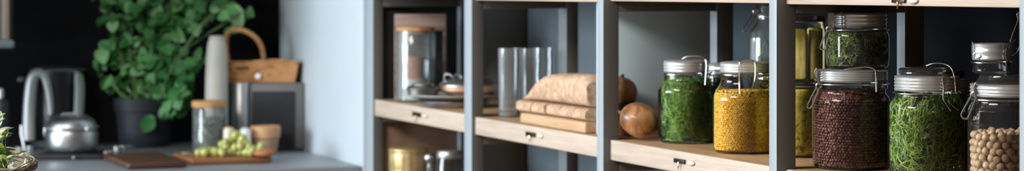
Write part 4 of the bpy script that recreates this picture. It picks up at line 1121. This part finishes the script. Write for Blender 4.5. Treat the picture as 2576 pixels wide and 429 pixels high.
# left edge: wall cabinet, pump bottle, glass with spoon
yw = 5.25; Yw = Y_on_y(38, yw); s = Yw / F
lw = at(38, 122, Yw)
t = thing('wall_cabinet', 'tan wooden wall cabinet with a grey lip, at the upper left corner', 'cabinet', lw, 0)
dw = WY - lw.y - .004; xk = lambda px: (px - 38) * s
MB().rbox((-2.2, .02, 22 * s), (xk(36), dw, CH - lw.z - .02), .003).build('carcass', M['blackm'], t)  # depth and unseen length added to shade the far end of wall_inner
MB().rbox((-2.2, .0, 0), (0, dw, 21.7 * s), .008, 4).build('base_lip', M['greyblue'], t)
MB().rbox((xk(8), .006, 22.3 * s), (xk(25), .0195, CH - lw.z - .02), .002).build('door_stile', M['tan'], t)
MB().rbox((-2.2, .008, 22.3 * s), (xk(7.7), .0195, CH - lw.z - .02), .002).build('door', M['greyblue'], t)
loc, s, Yq = cnt(2, 396, 22)
t = thing('pump_bottle', 'dark bottle with a grey pump at the left edge', 'bottle', loc, -TH)
MB().lathe([(18 * s, 0), (20 * s, 3 * s), (20 * s, 128 * s), (17 * s, 142 * s), (9 * s, 146 * s)], 40).build('bottle_body', M['pot'], t)
MB().lathe([(7 * s, 146.3 * s), (8 * s, 165 * s), (5 * s, 172 * s)], 30).build('pump', M['steeld'], t)
loc, s, Yq = cnt(60, 412, 18)
t = thing('glass_cup', 'small clear glass cup left of the hob', 'glass', loc, -TH)
MB().lathe([(18 * s, 0), (20 * s, 2 * s), (22 * s, 42 * s), (20.5 * s, 42 * s), (18 * s, 4 * s), (5 * s, 3 * s)], 40).build('vessel', M['glass2'], t)
t2 = thing('spoon', 'pale spoon standing upright in the glass cup', 'spoon', loc + Vector((0, 0, 3.6 * s)), -TH)
MB().tube([(8 * s, 0, 0), (2 * s, 0, 30 * s), (-6 * s, 0, 70 * s), (-6 * s, 0, 92 * s)], [2.5 * s, 2.5 * s, 3.4 * s, 3.2 * s], 10).build('handle', M['whitegl'], t2)
MB().ball((9 * s, 0, 4 * s), (5 * s, 2.5 * s, 3.4 * s), 2).build('bowl', M['whitegl'], t2)
hk = at(55, 200, Y_on_y(55, WY) - .012)
o = MB().rbox((-.010, 0, -.006), (.010, .006, .006), .002).tube([(0, .002, 0), (0, -.014, 0), (0, -.016, .008)], .0028, 8).build('wall_hook', M['steeld']); o.location = Vector((hk.x, WY - .0065, hk.z)); tag(o, 'small steel hook fixed to the black wall by the kettle', 'hook')

# ------------------------------------------------------------------ foreground island: twig basket with leaves and garlic
YI = 2.95; si = YI / F
bc = at(-40, 470, YI); zi = .94
isl = thing('kitchen_island', 'kitchen island in the left foreground under the twig basket', 'island', (bc.x - .25, bc.y - .1, 0), -TH)
MB().rbox((-.45, -.35, 0), (.40, .30, zi - .03), .003).build('carcass', M['cab'], isl)
MB().rbox((-.47, -.37, zi - .0297), (.42, .32, zi), .003).build('top', M['counter'], isl)
bc.z = zi + .0006
bk = thing('twig_basket', 'twig basket with a rough woven rim at the left edge', 'basket', bc, -TH)
rimz = at(0, 415, YI).z - zi
tw = MB()
random.seed(3)
for k in range(9):
    zf = .004 + (rimz - .008) * k / 8; r0 = (80 + 42 * k / 8) * si
    tw.tube([((r0 + .0012 * math.sin(a * 9 + k * PI)) * math.cos(a), (r0 + .0012 * math.sin(a * 9 + k * PI)) * math.sin(a), zf + .0015 * math.sin(a * 5 + k)) for a in [2 * PI * j / 72 for j in range(72)]], .0042, 6, True)
tw.build('woven_side', M['twig'], bk)
tw = MB()
for k in range(9):
    tw.tube([((122 + 6 * math.sin(a * 4 + k * 1.3) + 3 * math.sin(a * 7 + k)) * si * math.cos(a), (122 + 6 * math.sin(a * 3 + k * 1.3) + 3 * math.sin(a * 8 + k)) * si * math.sin(a), rimz + .003 * math.sin(a * 4 + k * 1.9) +   .0016 * (k - 4) + .011 * math.sin(a - .1)) for a in [2 * PI * j / 80 for j in range(80)]], .0009 + .0005 * (k % 2), 6, True)
tw.build('rim', M['twig'], bk)
MB().lathe([(76 * si, .001), (78 * si, .005), (70 * si, .006)], 40).build('bottom', M['twig'], bk)
# garlic bulbs inside, standing on a filling cloth
cl_ = MB().lathe([(60 * si, .007), (76 * si, .05), (90 * si, rimz - .028), (60 * si, rimz - .018), (20 * si, rimz - .016)], 48).build('linen_cloth', M['ceramic'], None); cl_.location = bk.location + Vector((0, 0, .0005)); tag(cl_, 'bundled pale linen lining the twig basket', 'cloth')
zg = bk.location.z + rimz - .0145
def garlic(px, py, r, label):
    Y = YI - .01; c = at(px, py, Y); s_ = Y / F
    g_ = thing('garlic_bulb', label, 'garlic', c, -TH, 'garlic bulbs in the twig basket')
    fn = lambda a, z: 1 + .07 * math.cos(8 * a)
    pr = [(r * s_ * math.sin(PI * k / 12) ** .8 if 0 < k < 12 else r * s_ * .05, r * s_ * .9 * (1 - math.cos(PI * k / 12)) ) for k in range(13)]
    pr = pr[:10] + [(r * s_ * .2, r * s_ * 1.8), (r * s_ * .14, r * s_ * 2.2), (r * s_ * .1, r * s_ * 2.5)]
    MB().lathe(pr, 48, fn=fn).build('bulb', M['garlic'], g_, angle=180)
    MB().lathe([(r * s_ * .18, -.0005), (r * s_ * .2, .001), (r * s_ * .1, .0015)], 20).build('root_plate', M['root'], g_)
    return g_
for px, py, r, lbx in [(64, 432, 17, 'white garlic bulb closest to the basket rim'), (34, 442, 17, 'white garlic bulb in front of the leafy stems'), (2, 444, 19, 'white garlic bulb below the frame corner leaves')]:
    g_ = garlic(px, py, r, lbx); g_.location.z = zg
# leafy herb
lh = thing('leafy_herb', 'glossy olive-green leafy sprig growing from the twig basket', 'plant', bk.location + Vector((0, 0, rimz - .0135)), -TH)
def H(px, py, d=0): return Vector(((px + 40) * si, d, at(0, py, YI).z - lh.location.z))
st = MB(); lf = MB()
for pts in [[(-8, 440, .0), (2, 400, .004), (6, 350, .0), (2, 300, 0)], [(0, 440, .01), (14, 400, .0), (18, 370, -.01), (20, 340, -.01)], [(4, 440, -.01), (22, 415, -.02), (40, 395, -.02), (56, 385, -.02)], [(-20, 440, 0), (-30, 380, 0), (-20, 320, 0)]]:
    pth = smooth_path([H(a, b, c) for a, b, c in pts], 5)
    st.tube(pth, [.0012 - .0009 * i / (len(pth) - 1) for i in range(len(pth))], 8)
    e_ = pth[-1]; dd = pth[-1] - pth[-3]
    lf.leaf(e_ - dd.normalized() * .002, dd, Vector((-.3, -.9, .2)), 26 * si, 14 * si, .15, 0, 'long', .2)
for (px, py, dx, dz, L, W, nx, d) in [(0, 318, .15, 1, 34, 22, -.4, -.004), (-6, 330, .9, .35, 46, 16, -.2, -.01), (-4, 332, 1, .1, 42, 10, -.1, -.015), (2, 366, .8, -.5, 46, 30, -.5, -.02), (-10, 352, 1, .5, 44, 26, -.6, -.01), (8, 372, .9, -.4, 40, 24, -.3, -.02), (4, 384, .4, -1, 34, 18, .2, -.01), (16, 395, .5, -1, 30, 14, .3, -.02), (-20, 375, .6, -.8, 44, 26, -.5, -.015), (-14, 396, .9, -.5, 40, 20, .1, -.02), (-40, 330, .2, 1, 40, 26, -.3, 0), (-30, 360, -.5, .5, 40, 26, 0, 0), (26, 402, .9, .2, 26, 10, 0, -.02), (-8, 300, .6, .6, 26, 16, -.3, 0), (20, 410, -.6, .7, 24, 12, 0, -.03), (0, 410, .5, -.4, 34, 16, .1, -.03), (-4, 345, .7, .8, 34, 20, -.3, -.02), (6, 352, .6, -.8, 36, 22, -.4, -.03), (-8, 362, 1, -.1, 40, 24, -.5, -.03), (10, 386, 1, -.2, 30, 16, -.2, -.03), (-6, 384, .8, -.7, 38, 22, 0, -.035), (12, 404, .3, -1, 28, 14, .2, -.03), (-10, 315, .7, .7, 32, 20, -.4, -.01), (24, 396, .8, .5, 28, 12, -.2, -.03)]:
    lf.leaf(H(px, py, d), Vector((dx, -.15, dz)), Vector((nx, -.8, .5)), L * si, W * si, .12, 0, 'long', .25)
st.build('stems', M['stem'], lh); lv_ = lf.build('leaves', M['herbleaf'], lh, angle=180)
sb_ = lv_.modifiers.new('smooth', 'SUBSURF'); sb_.levels = 2; sb_.render_levels = 2

# ------------------------------------------------------------------ light
def area(name, loc, rot, sx, sy, power, col):
    d = bpy.data.lights.new(name, 'AREA'); d.shape = 'RECTANGLE'; d.size = sx; d.size_y = sy; d.energy = power; d.color = col
    o = bpy.data.objects.new(name, d); C.objects.link(o); o.location = loc; o.rotation_euler = rot; return o
# daylight through the two windows of the left wall
area('daylight_window', (WX0 - .02, 4.525, 1.65), (0, -PI / 2, 0), 1.3, 2.35, 275, (.80, .91, 1.0))
area('jar_fill_light', (-1.0, 2.25, CH - .06), (0, 0, 0), 1.3, 1.3, 150, (1.0, .93, .85))  # added overhead fill to brighten the jar fronts, no real fixture
w = bpy.data.worlds.new('World'); bpy.context.scene.world = w; w.use_nodes = True
bg = w.node_tree.nodes.get('Background') or w.node_tree.nodes.new('ShaderNodeBackground')
bg.inputs[0].default_value = (.75, .85, 1, 1); bg.inputs[1].default_value = .6

# ------------------------------------------------------------------ camera
cd = bpy.data.cameras.new('camera'); cam = bpy.data.objects.new('camera', cd); C.objects.link(cam)
cam.location = (0, 0, CZ); cam.rotation_euler = (PI / 2, 0, -TH)
cd.sensor_fit = 'HORIZONTAL'; cd.sensor_width = 36; cd.lens = F / 2576 * 36
cd.shift_y = -(214.5 - YH) / 2576
cd.clip_start = .05
cd.dof.use_dof = True; cd.dof.focus_distance = 3.0; cd.dof.aperture_fstop = 5.4
sc = bpy.context.scene; sc.camera = cam
sc.view_settings.view_transform = 'Standard'; sc.view_settings.look = 'None'
sc.view_settings.gamma = 1; sc.view_settings.use_curve_mapping = False; sc.view_settings.exposure = 0.
cy = sc.cycles
cy.use_denoising = True
cy.max_bounces = 10; cy.diffuse_bounces = 4; cy.glossy_bounces = 5; cy.transparent_max_bounces = 24
cy.sample_clamp_indirect = 6.
cy.caustics_reflective = False; cy.caustics_refractive = False
